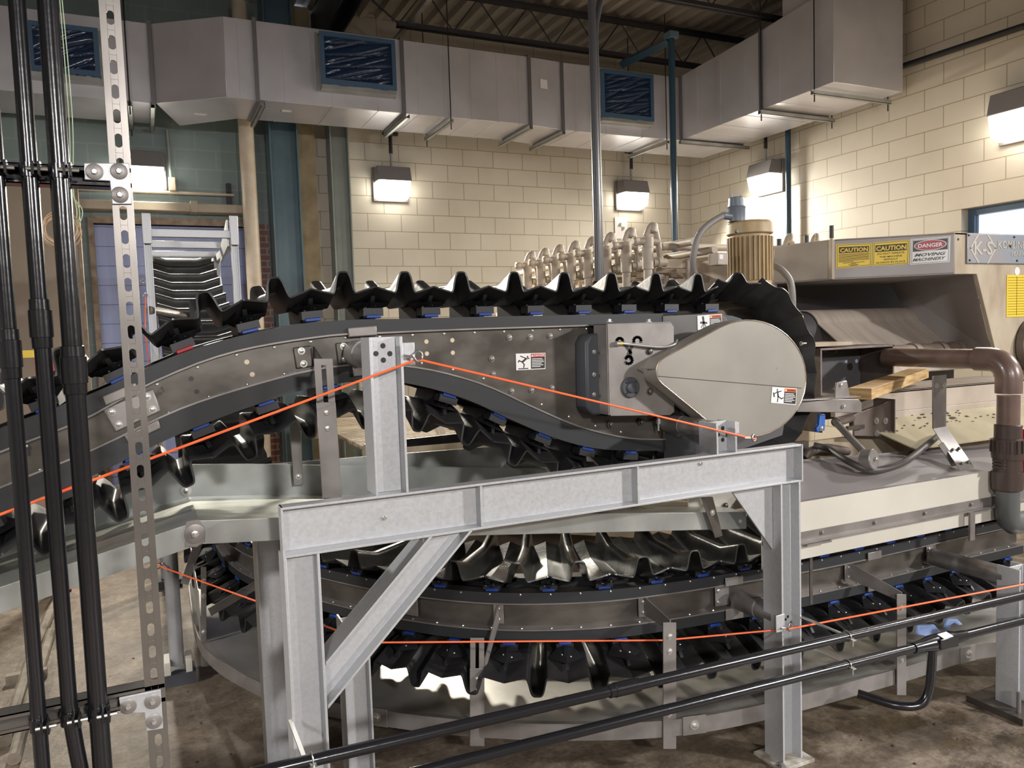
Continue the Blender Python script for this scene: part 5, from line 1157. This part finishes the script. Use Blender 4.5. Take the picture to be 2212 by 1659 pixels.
# ledge, slanted stained panel, lower apron
la, lb2, lc, ld = W(1955, 842, Y=2.95), W(2215, 812, Y=2.95), W(2215, 845, Y=2.95), W(1955, 872, Y=2.95)
MB().box((la.x-0.55, 2.93, la.z-0.11), (4.9, 2.96, la.z)).box((la.x-0.55, 2.93, la.z-0.012), (4.9, 3.3, la.z)).box((la.x-0.35, 2.93, la.z-0.19), (4.9, 3.02, la.z-0.11)).build('front_ledge', tanp, bp_, bevel=0.003)
s0, s1, s2, s3 = W(1925, 890, Y=3.0), W(2215, 845, Y=3.0), W(2215, 935, Y=2.66), W(1935, 978, Y=2.66)
zt2, zb2 = (s0.z+s1.z)/2, (s2.z+s3.z)/2
xL = W(1905, 930, Y=2.85).x-0.11
sl = MB().add([(xL-0.03, 3.02, zt2), (4.9, 3.02, zt2), (4.9, 2.66, zb2), (xL+0.12, 2.66, zb2), (xL-0.03, 3.02, zt2-0.006), (4.9, 3.02, zt2-0.006), (4.9, 2.66, zb2-0.006), (xL+0.12, 2.66, zb2-0.006)], [(0,1,2,3),(7,6,5,4),(0,4,5,1),(1,5,6,2),(2,6,7,3),(3,7,4,0)]).build('slanted_panel', ylw, bp_)
rnd = random.Random(3); mb = MB(); nv = V((0, zt2-zb2, -(3.02-2.66))).normalized(); nv = V((0, -(zt2-zb2), 0.36)).normalized()
for i in range(75):
    u = rnd.gauss(0.42, 0.2); v = rnd.uniform(0.06, 0.6); r = rnd.uniform(0.003, 0.013)*(1.3 if abs(u-0.42) < 0.12 and 0.15 < v < 0.45 else 0.6)
    c = V((xL+0.1+(4.55-xL)*u, 3.02-0.36*v, zt2+(zb2-zt2)*v))+nv*0.0015
    if c.x < xL+0.05 or c.x > 4.8: continue
    a0 = V((1,0,0)); b0 = nv.cross(a0)
    mb.prism([c+a0*(1.8*r*math.cos(t)*(0.6+0.5*rnd.random()))+b0*(0.9*r*math.sin(t)*(0.6+0.5*rnd.random())) for t in [2*PI*j/9 for j in range(9)]], nv*0.002)
mb.build('sludge_spatter', sludge, sl, kind='stuff')
MB().box((2.62, 2.9, 0.95), (4.9, 2.93, zb2+0.05)).build('inner_apron', tand, bp_)
# crank handle with weighted disc, and its plate
p0 = W(1830, 905, Y=2.82); p1 = W(1805, 912, Y=2.72); p2 = W(1880, 992, Y=2.50)
cr = plate([(1845,895),(1925,865),(1928,945),(1845,942)], 2.82, 0.012, 'crank_plate', 'brown_stained_steel', bp_, bolts=((1893,909),(1913,909),(1894,936),(1913,936)), br=0.012)
MB().box((W(1925,865,Y=2.82).x, 2.80, W(1925,945,Y=2.82).z), (W(1927,865,Y=2.82).x, 3.0, W(1925,862,Y=2.82).z)).build('crank_side', 'brown_stained_steel', cr)
MB().cyl(p0+V((0.05,0.02,0)), p1, 0.022, 16).build('crank_boss', 'brown_stained_steel', cr)
MB().tube([p0, p1+V((0.012,0,0)), p1, p1+(p2-p1)*0.08, p2], 0.0165, 14).build('crank_arm', stainb, cr)
n_ = V((0.25,-1,0.12)).normalized(); MB().lathe(p2-n_*0.035, n_, [(0,0.044),(0.004,0.047),(0.05,0.047),(0.054,0.044)], 28).build('crank_disc', stainb, cr); MB().hexbolt(p2+n_*0.02, n_, 0.009, 0.012, False).build('disc_bolt', chrome, cr)
MB().box((W(1832,922,Y=2.8).x, 2.80, W(1835,930,Y=2.8).z), (W(1868,922,Y=2.8).x, 2.815, W(1835,921,Y=2.8).z)).build('slot_pin', stain, cr)
# bent strap bracket in front of the ledge
ys = 2.60; q = [W(x, y, Y=ys) for x, y in ((2015,812),(2045,809),(2044,921),(2016,926))]
sb_ = MB().prism(q, (0,0.006,0)).build('strap_bracket', stainb, bp_, bevel=0.001)
w0, w1 = W(2016,926,Y=ys), W(2044,921,Y=ys); w2, w3 = W(2105,1010,Y=2.42), W(2074,1016,Y=2.42)
MB().add([w0, w1, w2, w3]+[p+V((0,0.006,0.003)) for p in (w0, w1, w2, w3)], [(0,1,2,3),(7,6,5,4),(0,4,5,1),(1,5,6,2),(2,6,7,3),(3,7,4,0)]).build('strap_lower', stainb, sb_)
MB().prism([W(x, y, Y=2.50) for x, y in ((2028,962),(2038,955),(2075,1010),(2062,1014))], (0,0.004,0)).build('back_tab', stainb, sb_)
for px, py in ((2022,833),(2039,832)): MB().hexbolt(W(px, py, Y=ys-0.001), (0,-1,0), 0.009, 0.008).build('strap_bolt', chrome, sb_)
for t, s in ((0.55,0.3),(0.55,0.75),(0.88,0.3),(0.88,0.75)):
    p = w0.lerp(w3, t).lerp(w1.lerp(w2, t), s); MB().hexbolt(p+V((0,-0.001,0.002)), (0,-0.8,0.5), 0.007, 0.010, False).build('strap_bolt', stain, sb_)
# black hose looping below
tag(MB().tube(catmull([W(1758,962,Y=2.78), W(1790,970,Y=2.72), W(1835,998,Y=2.56), W(1885,1016,Y=2.50), W(1950,1000,Y=2.52), W(2010,955,Y=2.62), W(2026,942,Y=2.72)], 8), 0.0155, 14).build('hose', mat('black_hose', (0.05, 0.043, 0.04), 0.5)), 'black hose looping in front of the press below the crank', 'hose')
MB().tube(catmull([W(1738,990,Y=2.8), W(1752,975,Y=2.8), W(1785,968,Y=2.8), W(1830,975,Y=2.85)], 6), 0.022, 12).build('bent_pipe', 'brown_stained_steel', bp_)
MB().box((2.6, 2.86, 1.02), (2.95, 2.89, 1.2)).build('splash_plate', stain, bp_)
# pine plank
a, b = W(1857, 851, Y=2.66), W(1984, 806, Y=3.12)
d = (b-a).normalized(); sd_ = V((0,0,1)).cross(d).normalized(); up_ = d.cross(sd_)
tag(MB().obox((a+b)/2, (b-a)/2, sd_*0.055, up_*0.027).build('wooden_plank', wood, bevel=0.003), 'short yellow pine plank lying across the press bracket and ledge', 'plank')
# signs on the hood
def psign(quad, base, th=0.002):
    tl, tr_, br3, bl3 = [V(p) for p in quad]; n = (tr_-tl).cross(tl-bl3).normalized()
    P = lambda u, v, dd=0.0: tl*(1-u)*(1-v)+tr_*u*(1-v)+br3*u*v+bl3*(1-u)*v+n*dd
    return P, n
def on_panel(px, py):
    """point on the sign panel's outer face"""
    r_ = W(px, py, Y=1.0)-V((0,0,EYE)); dd = (C_-B_).normalized(); nn = V((dd.y, -dd.x, 0))
    k = B_.dot(nn)/V((r_.x, r_.y, 0)).dot(nn); return V((0,0,EYE))+r_*k
def psticker(pix, m_, nm, par):
    q = [on_panel(x, y) for x, y in pix]; P, n = psign(q, None)
    o = MB().prism([p+n*0.0005 for p in q], n*0.0015).build(nm, m_, par); return P, n, o
def rect(P, u0, v0, u1, v1, dd, nm, m_, par, n): return MB().prism([P(u0,v0,dd), P(u1,v0,dd), P(u1,v1,dd), P(u0,v1,dd)], n*0.0004).build(nm, m_, par)
def border(P, e, wd, dd, m_, par, n):
    mb = MB()
    for a in ((e,e,1-e,e+wd*1.4),(e,1-e-wd*1.4,1-e,1-e),(e,e,e+wd,1-e),(1-e-wd,e,1-e,1-e)): mb.prism([P(a[0],a[1],dd), P(a[2],a[1],dd), P(a[2],a[3],dd), P(a[0],a[3],dd)], n*0.0003)
    mb.build('border_line', m_, par)
def ptext(P, body, u, v, wd, ht, dd, m_, par, shear=0.0, bold=0.0):
    xa = (P(1,v)-P(0,v)); ww = xa.length; xa = xa/ww; ya = (P(u,0)-P(u,1)); hh = ya.length; ya = ya/hh
    text_mesh(MB(), body, P(u,v,dd), xa, ya, ht*hh*1.38, width=wd*ww, align='CENTER', shear=shear, bold=bold).build('lettering', m_, par, smooth=False, fix=False)
brown = mat('sign_brown_black', (0.045, 0.028, 0.015), 0.5)
P, n, s1 = psticker([(1806,528),(1884,525),(1882,574),(1806,580)], styel, 'caution_sign', fr2)
border(P, .03, .012, .0022, brown, s1, n); rect(P, .08,.12,.92,.38,.0022,'header_panel', brown, s1, n); ptext(P, 'CAUTION', .5,.34,.78,.17,.0030, styel, s1, bold=0.03)
mb = MB(); rr = random.Random(5)
for i in range(8):
    v = .42+i*.045; mb.prism([P(.07,v,.0022), P(.93 if i < 7 else .5,v,.0022), P(.93 if i < 7 else .5,v+.022,.0022), P(.07,v+.022,.0022)], n*0.0003)
for i, L in enumerate((.62,.14,.3,.2)): v = .79+i*.042; mb.prism([P(.5-L/2,v,.0022), P(.5+L/2,v,.0022), P(.5+L/2,v+.022,.0022), P(.5-L/2,v+.022,.0022)], n*0.0003)
mb.build('small_print', brown, s1)
P, n, s2 = psticker([(1886,524),(1965,518),(1963,570),(1884,575)], styel, 'caution_sign', fr2)
border(P, .03, .012, .0022, brown, s2, n); rect(P, .07,.13,.93,.42,.0022,'header_panel', brown, s2, n); ptext(P, 'CAUTION', .5,.37,.82,.19,.0030, styel, s2, bold=0.03)
for t_, v, wd in (('DO NOT OPERATE',.54,.74),('THIS MACHINE',.67,.62),('WITHOUT',.79,.40),('GUARDS IN PLACE',.91,.80)): ptext(P, t_, .5, v, wd, .075, .0024, brown, s2, bold=0.012)
P, n, s3 = psticker([(1967,517),(2053,510),(2051,566),(1966,572)], stwht, 'danger_sign', fr2)
border(P, .03, .01, .0022, stblk, s3, n); rect(P, .06,.07,.94,.50,.0022,'header_panel', stblk, s3, n)
el = lambda a, b, dd: [P(.5+a*math.cos(t), .285+b*math.sin(t), dd) for t in [2*PI*i/36 for i in range(36)]]
MB().prism(el(.41,.205,.0027), n*0.0003).build('oval_rim', stwht, s3); MB().prism(el(.39,.185,.0032), n*0.0003).build('oval', stmar, s3)
ptext(P, 'DANGER', .5,.36,.62,.15,.0038, stwht, s3, bold=0.02)
ptext(P, 'MOVING', .5,.70,.80,.12,.0024, stblk, s3, shear=0.35, bold=0.03); ptext(P, 'MACHINERY', .48,.88,.84,.12,.0024, stblk, s3, shear=0.35, bold=0.02)
# maker's plate
YN = KS-0.012; qn = [W(x, y, Y=YN) for x, y in ((2090,503),(2340,512),(2340,572),(2090,569))]
zt3, zb3 = qn[0].z, qn[3].z; xw = qn[0].x+1.15
mp_ = MB().box((qn[0].x, YN, zb3), (xw, YN+0.01, zt3)).build('name_plate', mat('blue_gray_plate', (0.30, 0.35, 0.42), 0.4, 0.3, color2=(0.36, 0.33, 0.33), scale=3), bp_, bevel=0.006)
Pn = lambda x, y: W(x, y, Y=YN-0.0015)
strokes([[(2114,505),(2097,536),(2114,567)], [(2133,505),(2151,536),(2134,568)]], YN-0.002, 3.2, 'hexagon_outline', mat('raised_silver', (0.58, 0.55, 0.49), 0.4, 0.5), mp_, th=0.003)
def ntext(t_, xa_, xb_, yb_, yt_):
    a = Pn(xa_, yb_); b = Pn(xb_, yb_); h = (Pn(xa_, yt_)-a).z
    text_mesh(MB(), t_, a, (1,0,0), (0,0,1), h*1.38, width=(b-a).length, bold=0.02).build('raised_lettering', 'raised_silver', mp_, smooth=False, fix=False)
ntext('K-S', 2105, 2144, 549, 520); ntext('KOMLINE', 2156, 2215, 536, 519); ntext('PEAPACK', 2185, 2226, 553, 543)
for px, py in ((2093,508),(2191,512),(2095,562),(2197,563)): MB().button(Pn(px, py), (0,-1,0), 0.008).build('plate_screw', stblk, mp_)
# other marks on the front face
c = W(2197, 586, Y=KS); MB().lathe(c, (0,-1,0), [(0,0.028),(0.002,0.028)], 24).build('oval_tag', paper, bp_)
c0, c1_ = W(2175, 594, Y=KS-0.002), W(2260, 682, Y=KS-0.002); ch_ = MB().box((c0.x, KS-0.003, c1_.z), (c1_.x+0.3, KS-0.001, c0.z)).build('yellow_chart', styel, bp_)
mb = MB(); rr = random.Random(9)
for i in range(1, 16): z = c0.z+(c1_.z-c0.z)*i/16; mb.box((c0.x+0.01, KS-0.0045, z-0.001), (c1_.x+0.29, KS-0.003, z+0.001))
for i in range(1, 7): x = c0.x+(c1_.x+0.3-c0.x)*i/7; mb.box((x-0.001, KS-0.0045, c1_.z+0.01), (x+0.001, KS-0.003, c0.z-0.01))
mb.build('chart_lines', brown, ch_)
MB().lathe(W(2070,517,Y=KS-0.001), (0,-1,0), [(0,0.008),(0.001,0.008)], 12).build('face_hole', stblk, bp_)
c = W(2230, 745, Y=KS); fl = MB().lathe(c+V((0,-0.01,0)), (0,-1,0), [(0,0.20),(0.05,0.20),(0.05,0.17),(0.10,0.16),(0.10,0.10)], 36).build('flange_bearing', mat('brown_bearing', (0.16, 0.125, 0.105), 0.5, color2=(0.10, 0.08, 0.07), scale=8), bp_)
# spray bar levers on the press top
zl0 = 2.05
deck = thing('press_top_deck', (3.9, 6.4, zl0), 'tan press top deck with rails, clips and rods behind the bent levers', 'press deck')
for x, zz in ((3.75, 2.42), (3.95, 2.36)): MB().tube([(x-0.0, 4.75, zz), (x+0.0, 8.0, zz)], 0.03, 12).build('long_rail', tanp, deck)
for y in (4.95, 5.35): MB().tube([(3.6, y, 2.40-0.04*(y > 5)), (6.0, y, 2.40-0.04*(y > 5))], 0.028, 12).build('cross_rail', tanp, deck)
MB().box((3.55, 4.8, 1.9), (4.0, 8.0, 2.0)).build('deck_plate', tanp, deck)
rnd = random.Random(11)
for i in range(26):
    y = 4.9+rnd.random()*2.7; x = 3.62+rnd.random()*0.5; z = 2.02+rnd.random()*0.20
    MB().box((x-0.05-rnd.random()*0.1, y-0.03, z), (x+0.06+rnd.random()*0.1, y+0.03, z+0.03+rnd.random()*0.035)).build('deck_clip', tanp if i % 3 else creamp, deck, bevel=0.004)
for i in range(10):
    y = 4.95+i*0.28; MB().cyl((3.85, y, 1.95), (3.85, y, 2.3), 0.02, 8).build('deck_rod', tanp, deck)
for i in range(7): MB().box((3.6, 4.98+i*0.31, 2.24), (3.9, 5.03+i*0.31, 2.31)).build('rail_block', tand, deck)
lvroot = None
for i, (px, py) in enumerate(((1408,497),(1360,505),(1316,512),(1278,519),(1238,528),(1207,537),(1175,543),(1146,549))):
    y = 4.86+0.29*i
    if lvroot is None:
        r = thing('spray_lever', (3.45, y, 2.0), 'tan bent lever valve, largest and rightmost of the row on the press top', 'lever', 'row of bent levers on the press')
        o = V((3.45, y, 0))
        MB().cyl(o+V((-0.04,0,1.95)), o+V((-0.04,0,2.28)), 0.033, 16).cyl(o+V((-0.04,0,2.22)), o+V((-0.04,0,2.40)), 0.043, 16).cyl(o+V((-0.04,0,2.38)), o+V((-0.04,0,2.455)), 0.046, 16).build('stand_pipe', tanp, r)
        MB().cyl(o+V((-0.15,0,2.425)), o+V((0.06,0,2.425)), 0.028, 14).lathe(o+V((-0.17,0,2.425)), (1,0,0), [(0,0.02),(0.01,0.034),(0.04,0.034),(0.05,0.028)], 14).build('cross_pipe', tanp, r)
        MB().tube(catmull([o+V((-0.045,0.01,2.465)), o+V((-0.025,0,2.52)), o+V((0.005,0,2.545)), o+V((0.03,0,2.52)), o+V((0.055,0,2.42)), o+V((0.07,0,2.33)), o+V((0.075,0,2.26))], 5), 0.023, 12, True, None).build('bent_handle', tanp, r)
        MB().lathe(o+V((0.0,0,2.49)), (0.3,0,1), [(0,0.026),(0.01,0.038),(0.05,0.040),(0.075,0.026)], 12).build('handle_knob', tanp, r)
        MB().cyl(o+V((-0.0,0,2.27)), o+V((0.12,0,2.27)), 0.034, 14).lathe(o+V((0.04,0,2.27)), (1,0,0), [(0,0.045),(0.03,0.045)], 14).build('side_pipe', tanp, r)
        lvroot = r
    else:
        r = copy_tree(lvroot); r.location = (3.45, y, 2.0)
        r['label'] = 'tan bent lever valve, %s from the right in the row on the press top' % ('second','third','fourth','fifth','sixth','seventh','eighth')[i-1]
    # far right small ones on the hood
for i, (px, py, tl_) in enumerate(((1683,515,0),(1742,507,1),(1796,485,2))):
    p = W(px, py+35, Y=4.6); t_ = thing('black_grip_lever', (p.x, 4.6, p.z-0.08), 'black-gripped lever standing on the press hood, %s from the yellow motor' % ('first','second','third')[i], 'lever', 'black-gripped levers on the press hood')
    MB().cyl((p.x, 4.6, p.z-0.1), (p.x, 4.6, p.z+0.02), 0.012, 10).build('rod', tanp, t_); MB().cyl((p.x, 4.6, p.z+0.02), (p.x, 4.6, p.z+0.12), 0.019, 12).build('grip', stblk, t_)
for i, px in enumerate((1705, 1762)):
    p = W(px, 515, Y=5.0); t_ = copy_tree(lvroot); t_.location = (p.x, 5.0, p.z-0.545+0.02); t_['label'] = 'tan bent lever peeking over the hood %s' % ('nearer the yellow motor', 'between the second and third black grips')[i]; t_['group'] = 'bent levers peeking over the hood'
for i, px in enumerate((1705, 1762)): pass
# yellow motor
ax = W(1620, 545, Y=3.35); zt4 = W(1620, 478, Y=3.35).z; zb4 = W(1620, 625, Y=3.35).z; R4 = (W(1671,545,Y=3.35)-W(1570,545,Y=3.35)).length/2*0.76
mo = thing('electric_motor', (ax.x, 3.35, zb4), 'yellowed vertical electric motor with cooling fins, under a gray connector', 'motor')
H4_ = zt4-zb4
MB().lathe((ax.x, 3.35, zb4+H4_*0.80), (0,0,1), [(0,R4*0.94),(0.005,R4*0.985),(H4_*0.15,R4*0.97),(H4_*0.19,R4*0.88),(H4_*0.205,R4*0.55)], 36).build('fan_cover', motorp, mo)
mb = MB().lathe((ax.x, 3.35, zb4+H4_*0.12), (0,0,1), [(0,R4*0.84),(H4_*0.68,R4*0.84)], 30)
for i in range(30):
    a = 2*PI*i/30; d = V((math.cos(a), math.sin(a), 0)); s = V((-d.y, d.x, 0)); c = V((ax.x, 3.35, zb4+H4_*0.12))
    mb.prism([c+d*R4*0.8-s*0.004, c+d*R4*0.97-s*0.003, c+d*R4*0.97+s*0.003, c+d*R4*0.8+s*0.004], (0,0,H4_*0.64))
mb.build('finned_body', motorp, mo, smooth=False)
MB().lathe((ax.x, 3.35, zb4), (0,0,1), [(0,R4*0.9),(H4_*0.11,R4*0.92),(H4_*0.13,R4*0.86)], 32).build('end_bell', motorp, mo)
MB().box((ax.x-R4*1.15, 3.35-0.05, zb4-0.15), (ax.x+R4*1.0, 3.35+0.1, zb4)).build('mount_flange', 'brown_stained_steel', mo)
pk = W(1590, 500, Y=3.24); MB().lathe((pk.x, 3.24, pk.z), (0,-1,0), [(0,0.009),(0.012,0.009)], 10).build('cover_screw', stblk, mo)
p = W(1560, 560, Y=3.3); MB().box((p.x-0.03, 3.3, p.z-0.03), (p.x+0.04, 3.38, p.z+0.035)).build('terminal_box', tanp, mo, bevel=0.004); MB().box((p.x-0.02, 3.298, p.z-0.0), (p.x+0.005, 3.3, p.z+0.025)).build('rating_label', paper, mo)
cx_ = W(1591, 460, Y=3.35); cn = thing('cable_connector', (cx_.x, 3.35, zt4), 'blue-gray pin-and-sleeve connector standing on the yellow motor', 'connector')
MB().lathe((cx_.x, 3.35, zt4-0.005), (0,0,1), [(0,0.047),(0.07,0.047),(0.075,0.050),(0.082,0.044),(0.125,0.041),(0.13,0.036)], 24).build('body', mat('blue_gray_plastic', (0.14, 0.165, 0.20), 0.4), cn)
for s in (-1, 1): MB().box((cx_.x+s*0.032-0.004, 3.345, zt4+0.12), (cx_.x+s*0.032+0.004, 3.355, zt4+0.14)).build('latch_tab', 'blue_gray_plastic', cn)
g0 = V((cx_.x-0.04, 3.35, zt4+0.022))
MB().cyl(g0, g0+V((-0.055,0,0.004)), 0.02, 14).build('cable_gland', 'blue_gray_plastic', cn)
MB().tube(catmull([g0+V((-0.05,0,0.004)), W(1535,482,Y=3.35), W(1512,505,Y=3.35), W(1499,545,Y=3.36), W(1498,580,Y=3.38), W(1510,610,Y=3.4)], 8), 0.0175, 14).build('cable', mat('gray_cable', (0.22, 0.205, 0.19), 0.5), cn)
tag(MB().tube(catmull([W(1670,573,Y=3.36), W(1690,585,Y=3.3), W(1708,612,Y=3.26), W(1712,660,Y=3.26), W(1708,690,Y=3.3)], 8), 0.019, 14).build('cable', 'gray_cable'), 'gray cable arching from the yellow motor down behind the conveyor head', 'cable')
# gray-brown vertical twin conduit in front of the press
q = W(1287, 300, Y=4.3)
vc = thing('twin_conduit', (q.x, 4.3, 0), 'tall dark twin conduit rising in front of the press to the ceiling', 'conduit')
MB().tube([(q.x-0.006, 4.3, 0), (q.x-0.006, 4.3, ZC-0.05)], 0.024, 16).build('front_pipe', mat('dark_gray_pipe', (0.055, 0.052, 0.058), 0.32), vc)
MB().tube([(q.x+0.032, 4.33, 0), (q.x+0.032, 4.33, W(1290,70,Y=4.3).z), (q.x+0.04, 4.33, W(1290,45,Y=4.3).z), (q.x+0.062, 4.33, W(1290,15,Y=4.3).z), (q.x+0.10, 4.33, W(1290,-30,Y=4.3).z)], 0.021, 16).build('bent_pipe', 'dark_gray_pipe', vc)
# ---- white discharge chute over the curved conveyor
sk = thing('discharge_chute', (3.3, 2.6, 0.77), 'white-painted discharge chute and skirt above the curved conveyor', 'chute')
YK = 2.412; xk0 = W(1648, 1180, Y=YK).x; zk0, zk1 = W(1740, 1207, Y=YK).z, W(1740, 1083, Y=YK).z
zr = W(1740, 1180, Y=YK).z+0.02
MB().box((xk0, YK, zk0), (4.6, YK+0.005, zk1)).build('skirt', white, sk, bevel=0.001)
MB().box((xk0, YK-0.03, zr), (4.6, YK, zr+0.005)).box((xk0, YK-0.005, zr), (4.6, YK-0.0005, zr+0.045)).build('skirt_rail', stainb, sk)
for px, py in ((1650,1126),(1775,1155),(1889,1135),(1997,1118),(2097,1102)):
    p = W(px, py, Y=YK-0.006); MB().hexbolt(V((p.x, YK-0.005, zr+0.028)), (0,-1,0), 0.008, 0.010).build('rail_bolt', stainb, sk)
MB().prism([W(x, y, Y=YK+0.006) for x, y in ((1645,1146),(1672,1143),(1690,1150),(1690,1226),(1652,1236),(1646,1230))], (0,0.004,0)).build('end_plate', white, sk, bevel=0.002)
for py in (1190, 1203, 1225): MB().lathe(W(1656, py, Y=YK+0.0055), (0,-1,0), [(0,0.005),(0.0006,0.005)], 10).build('plate_hole', stblk, sk)
for px, py in ((1742,1183),(2098,1122)): p = W(px, py, Y=YK-0.03); MB().box((p.x, YK-0.035, zr-0.01), (p.x+0.14, YK, zr-0.002)).build('rail_tab', stainb, sk)
p = W(2096, 1150, Y=YK-0.03); MB().box((p.x-0.015, YK-0.04, zk0-0.06), (p.x+0.02, YK-0.03, zr)).build('drop_strap', stainb, sk)
p = W(1740, 1270, Y=2.5); MB().box((p.x-0.004, 2.47, 0.56), (p.x+0.012, 2.475, zr)).build('drop_strap', stain, sk)
za_, zb3_ = W(1740, 992, Y=2.74), W(2135, 961, Y=2.74); zsl = lambda x: za_.z+(zb3_.z-za_.z)*(x-za_.x)/(zb3_.x-za_.x)
MB().add([(2.36, YK, zk1), (4.6, YK, zk1), (4.6, 2.74, zsl(4.6)), (2.36, 2.74, zsl(2.36)), (2.36, YK+0.004, zk1-0.004), (4.6, YK+0.004, zk1-0.004), (4.6, 2.744, zsl(4.6)-0.004), (2.36, 2.744, zsl(2.36)-0.004)], [(0,1,2,3),(7,6,5,4),(0,4,5,1),(1,5,6,2),(2,6,7,3),(3,7,4,0)]).build('sloping_sheet', mat('purple_gray_sheet', (0.27, 0.25, 0.245), 0.45, 0.2, color2=(0.23, 0.21, 0.21), scale=2), sk)
MB().box((2.02, 2.62, 0.99), (2.36, 2.625, 1.14)).build('end_sheet', white, sk)
p = W(1567, 1093, Y=2.615); MB().hexbolt(p, (0,-1,0), 0.010, 0.008).build('sheet_bolt', stain, sk)
# ---- brown PVC drain pipe with union ball valve
YV = 2.35; zc_ = (W(1940,757,Y=YV).z+W(1940,808,Y=YV).z)/2+0.0; xv = (W(2150,880,Y=YV).x+W(2206,880,Y=YV).x)/2; rp_ = 0.053
zc_ = W(2000, 790, Y=YV).z
dp = thing('drain_pipe', (xv, YV, 0.7), 'brown plastic drain pipe with an elbow and union ball valve, in front of the press', 'pipe')
MB().tube([(xv, 3.03, zc_), (xv, YV+0.10, zc_)], rp_*0.93, 28).build('level_pipe', pvcb, dp)
el_ = [(xv, YV+0.16, zc_), (xv, YV+0.09, zc_)]+[(xv, YV+0.09-0.09*math.sin(a), zc_-0.09+0.09*math.cos(a)) for a in [PI/2*i/8 for i in range(1, 9)]]+[(xv, YV, zc_-0.16)]
MB().tube(el_, rp_*1.10, 28).build('elbow', pvcb, dp)
zz = lambda y: W(2180, y, Y=YV).z
MB().tube([(xv, YV, zc_-0.17), (xv, YV, zz(935))], rp_*0.93, 28).build('riser', pvcb, dp)
r = rp_
MB().lathe((xv, YV, zz(990)), (0,0,1), [(0,r*1.28),(0.02,r*1.34),((zz(935)-zz(990))*0.78,r*1.30),((zz(935)-zz(990))*0.8,r*1.12),(zz(918)-zz(990),r*1.12),(zz(916)-zz(990),r)], 32).build('union_nut', pvcd, dp)
mb = MB()
for i in range(16): a = 2*PI*i/16; d = V((math.cos(a), math.sin(a), 0)); mb.obox(V((xv, YV, zz(962)))+d*r*1.33, d*0.006, d.cross(V((0,0,1)))*0.006, V((0,0,0.03)))
mb.build('nut_rib', pvcd, dp)
MB().lathe((xv, YV, zz(1018)), (0,0,1), [(0,r*1.18),(zz(990)-zz(1018),r*1.18)], 28).build('valve_body', pvcd, dp)
MB().lathe((xv, YV, zz(1058)), (0,0,1), [(0,r*1.05),(0.006,r*1.26),(0.05,r*1.32),(zz(1016)-zz(1058),r*1.30)], 32).build('union_nut', pvcd, dp)
MB().tube([(xv+0.003, YV, zz(1058)+0.01), (xv+0.003, YV, zz(1100)), (xv+0.003, YV, zz(1112)), (xv+0.012, YV-0.0, zz(1124)), (xv+0.04, YV, zz(1132)), (xv+0.2, YV, zz(1134))], r*0.98, 26).build('gray_tail', pvcg, dp)
hv = W(2212, 985, Y=YV-0.04); MB().lathe((hv.x-0.035, YV-0.03, hv.z), (1,-0.1,0), [(0,0.02),(0.02,0.045),(0.06,0.05),(0.12,0.04)], 18).obox((hv.x+0.02, YV-0.03, hv.z+0.01), (0.02,0,0), (0,0.018,0), (0,0,0.12)).build('valve_handle', redv, dp, bevel=0.006)
for i in range(3): MB().box((xv-r*1.35, YV-0.03, zz(1008)+i*0.016), (xv-r*1.12, YV+0.03, zz(1008)+0.009+i*0.016)).build('side_rib', pvcd, dp)
# ---- floor bits
mb = MB()
gr_ = thing('folded_blue_gloves', tuple(W(2050, 1365, Z=0.30)), 'pair of pale blue gloves lying on the low pans behind the lower conduit', 'gloves')
bg = mat('pale_blue_glove', (0.30, 0.42, 0.75), 0.6)
for k_, pix in enumerate(([(1982,1372),(1986,1352),(2020,1350),(2036,1368),(2010,1378)], [(2043,1360),(2050,1338),(2070,1338),(2082,1350),(2072,1352),(2062,1346),(2054,1352),(2054,1366)])):
    MB().prism([W(x, y, Y=2.40) for x, y in pix], (0,0.02,0)).build('glove', bg, gr_, bevel=0.006)
tag(MB().tube([W(12,1600,Z=0.03), W(60,1440,Z=0.03), W(105,1330,Z=0.03), W(140,1270,Z=0.03)], 0.03, 10).build('floor_pipe', mat('dusty_pipe', (0.20, 0.17, 0.13), 0.6, color2=(0.12, 0.095, 0.07), scale=14)), 'dusty pipe lying on the floor behind the conduit rack, nearer the trough', 'pipe')
tag(MB().tube([W(30,1640,Z=0.03), W(75,1475,Z=0.03), W(110,1365,Z=0.03)], 0.028, 10).build('floor_pipe', 'dusty_pipe'), 'second dusty pipe lying on the floor alongside the first', 'pipe')
tag(MB().box(W(13,1482,Z=0.0), W(104,1458,Z=0.0)+V((0,0.0,0.05))).build('pipe_rest', 'dusty_pipe'), 'short strut rest crossing under the two floor pipes', 'pipe rest')
a = W(15, 1330, Y=2.6)
for i in range(18):
    px, py = random.uniform(180, 560), random.uniform(1280, 1650)
    if i > 10: px, py = random.uniform(1750, 2150), random.uniform(1560, 1655)
    p = W(px, py, Z=0.0); r = random.uniform(0.003, 0.009)
    if p.y > 5: continue
    mb = MB().lathe(p, (0,0,1), [(0,r),(r*0.4,r*0.9),(r*0.8,r*0.4)], 7)
    o = mb.build('sludge_clump', sludge); tag(o, 'small dark clump of dried sludge on the concrete floor', 'clump', 'dried clumps on the floor')
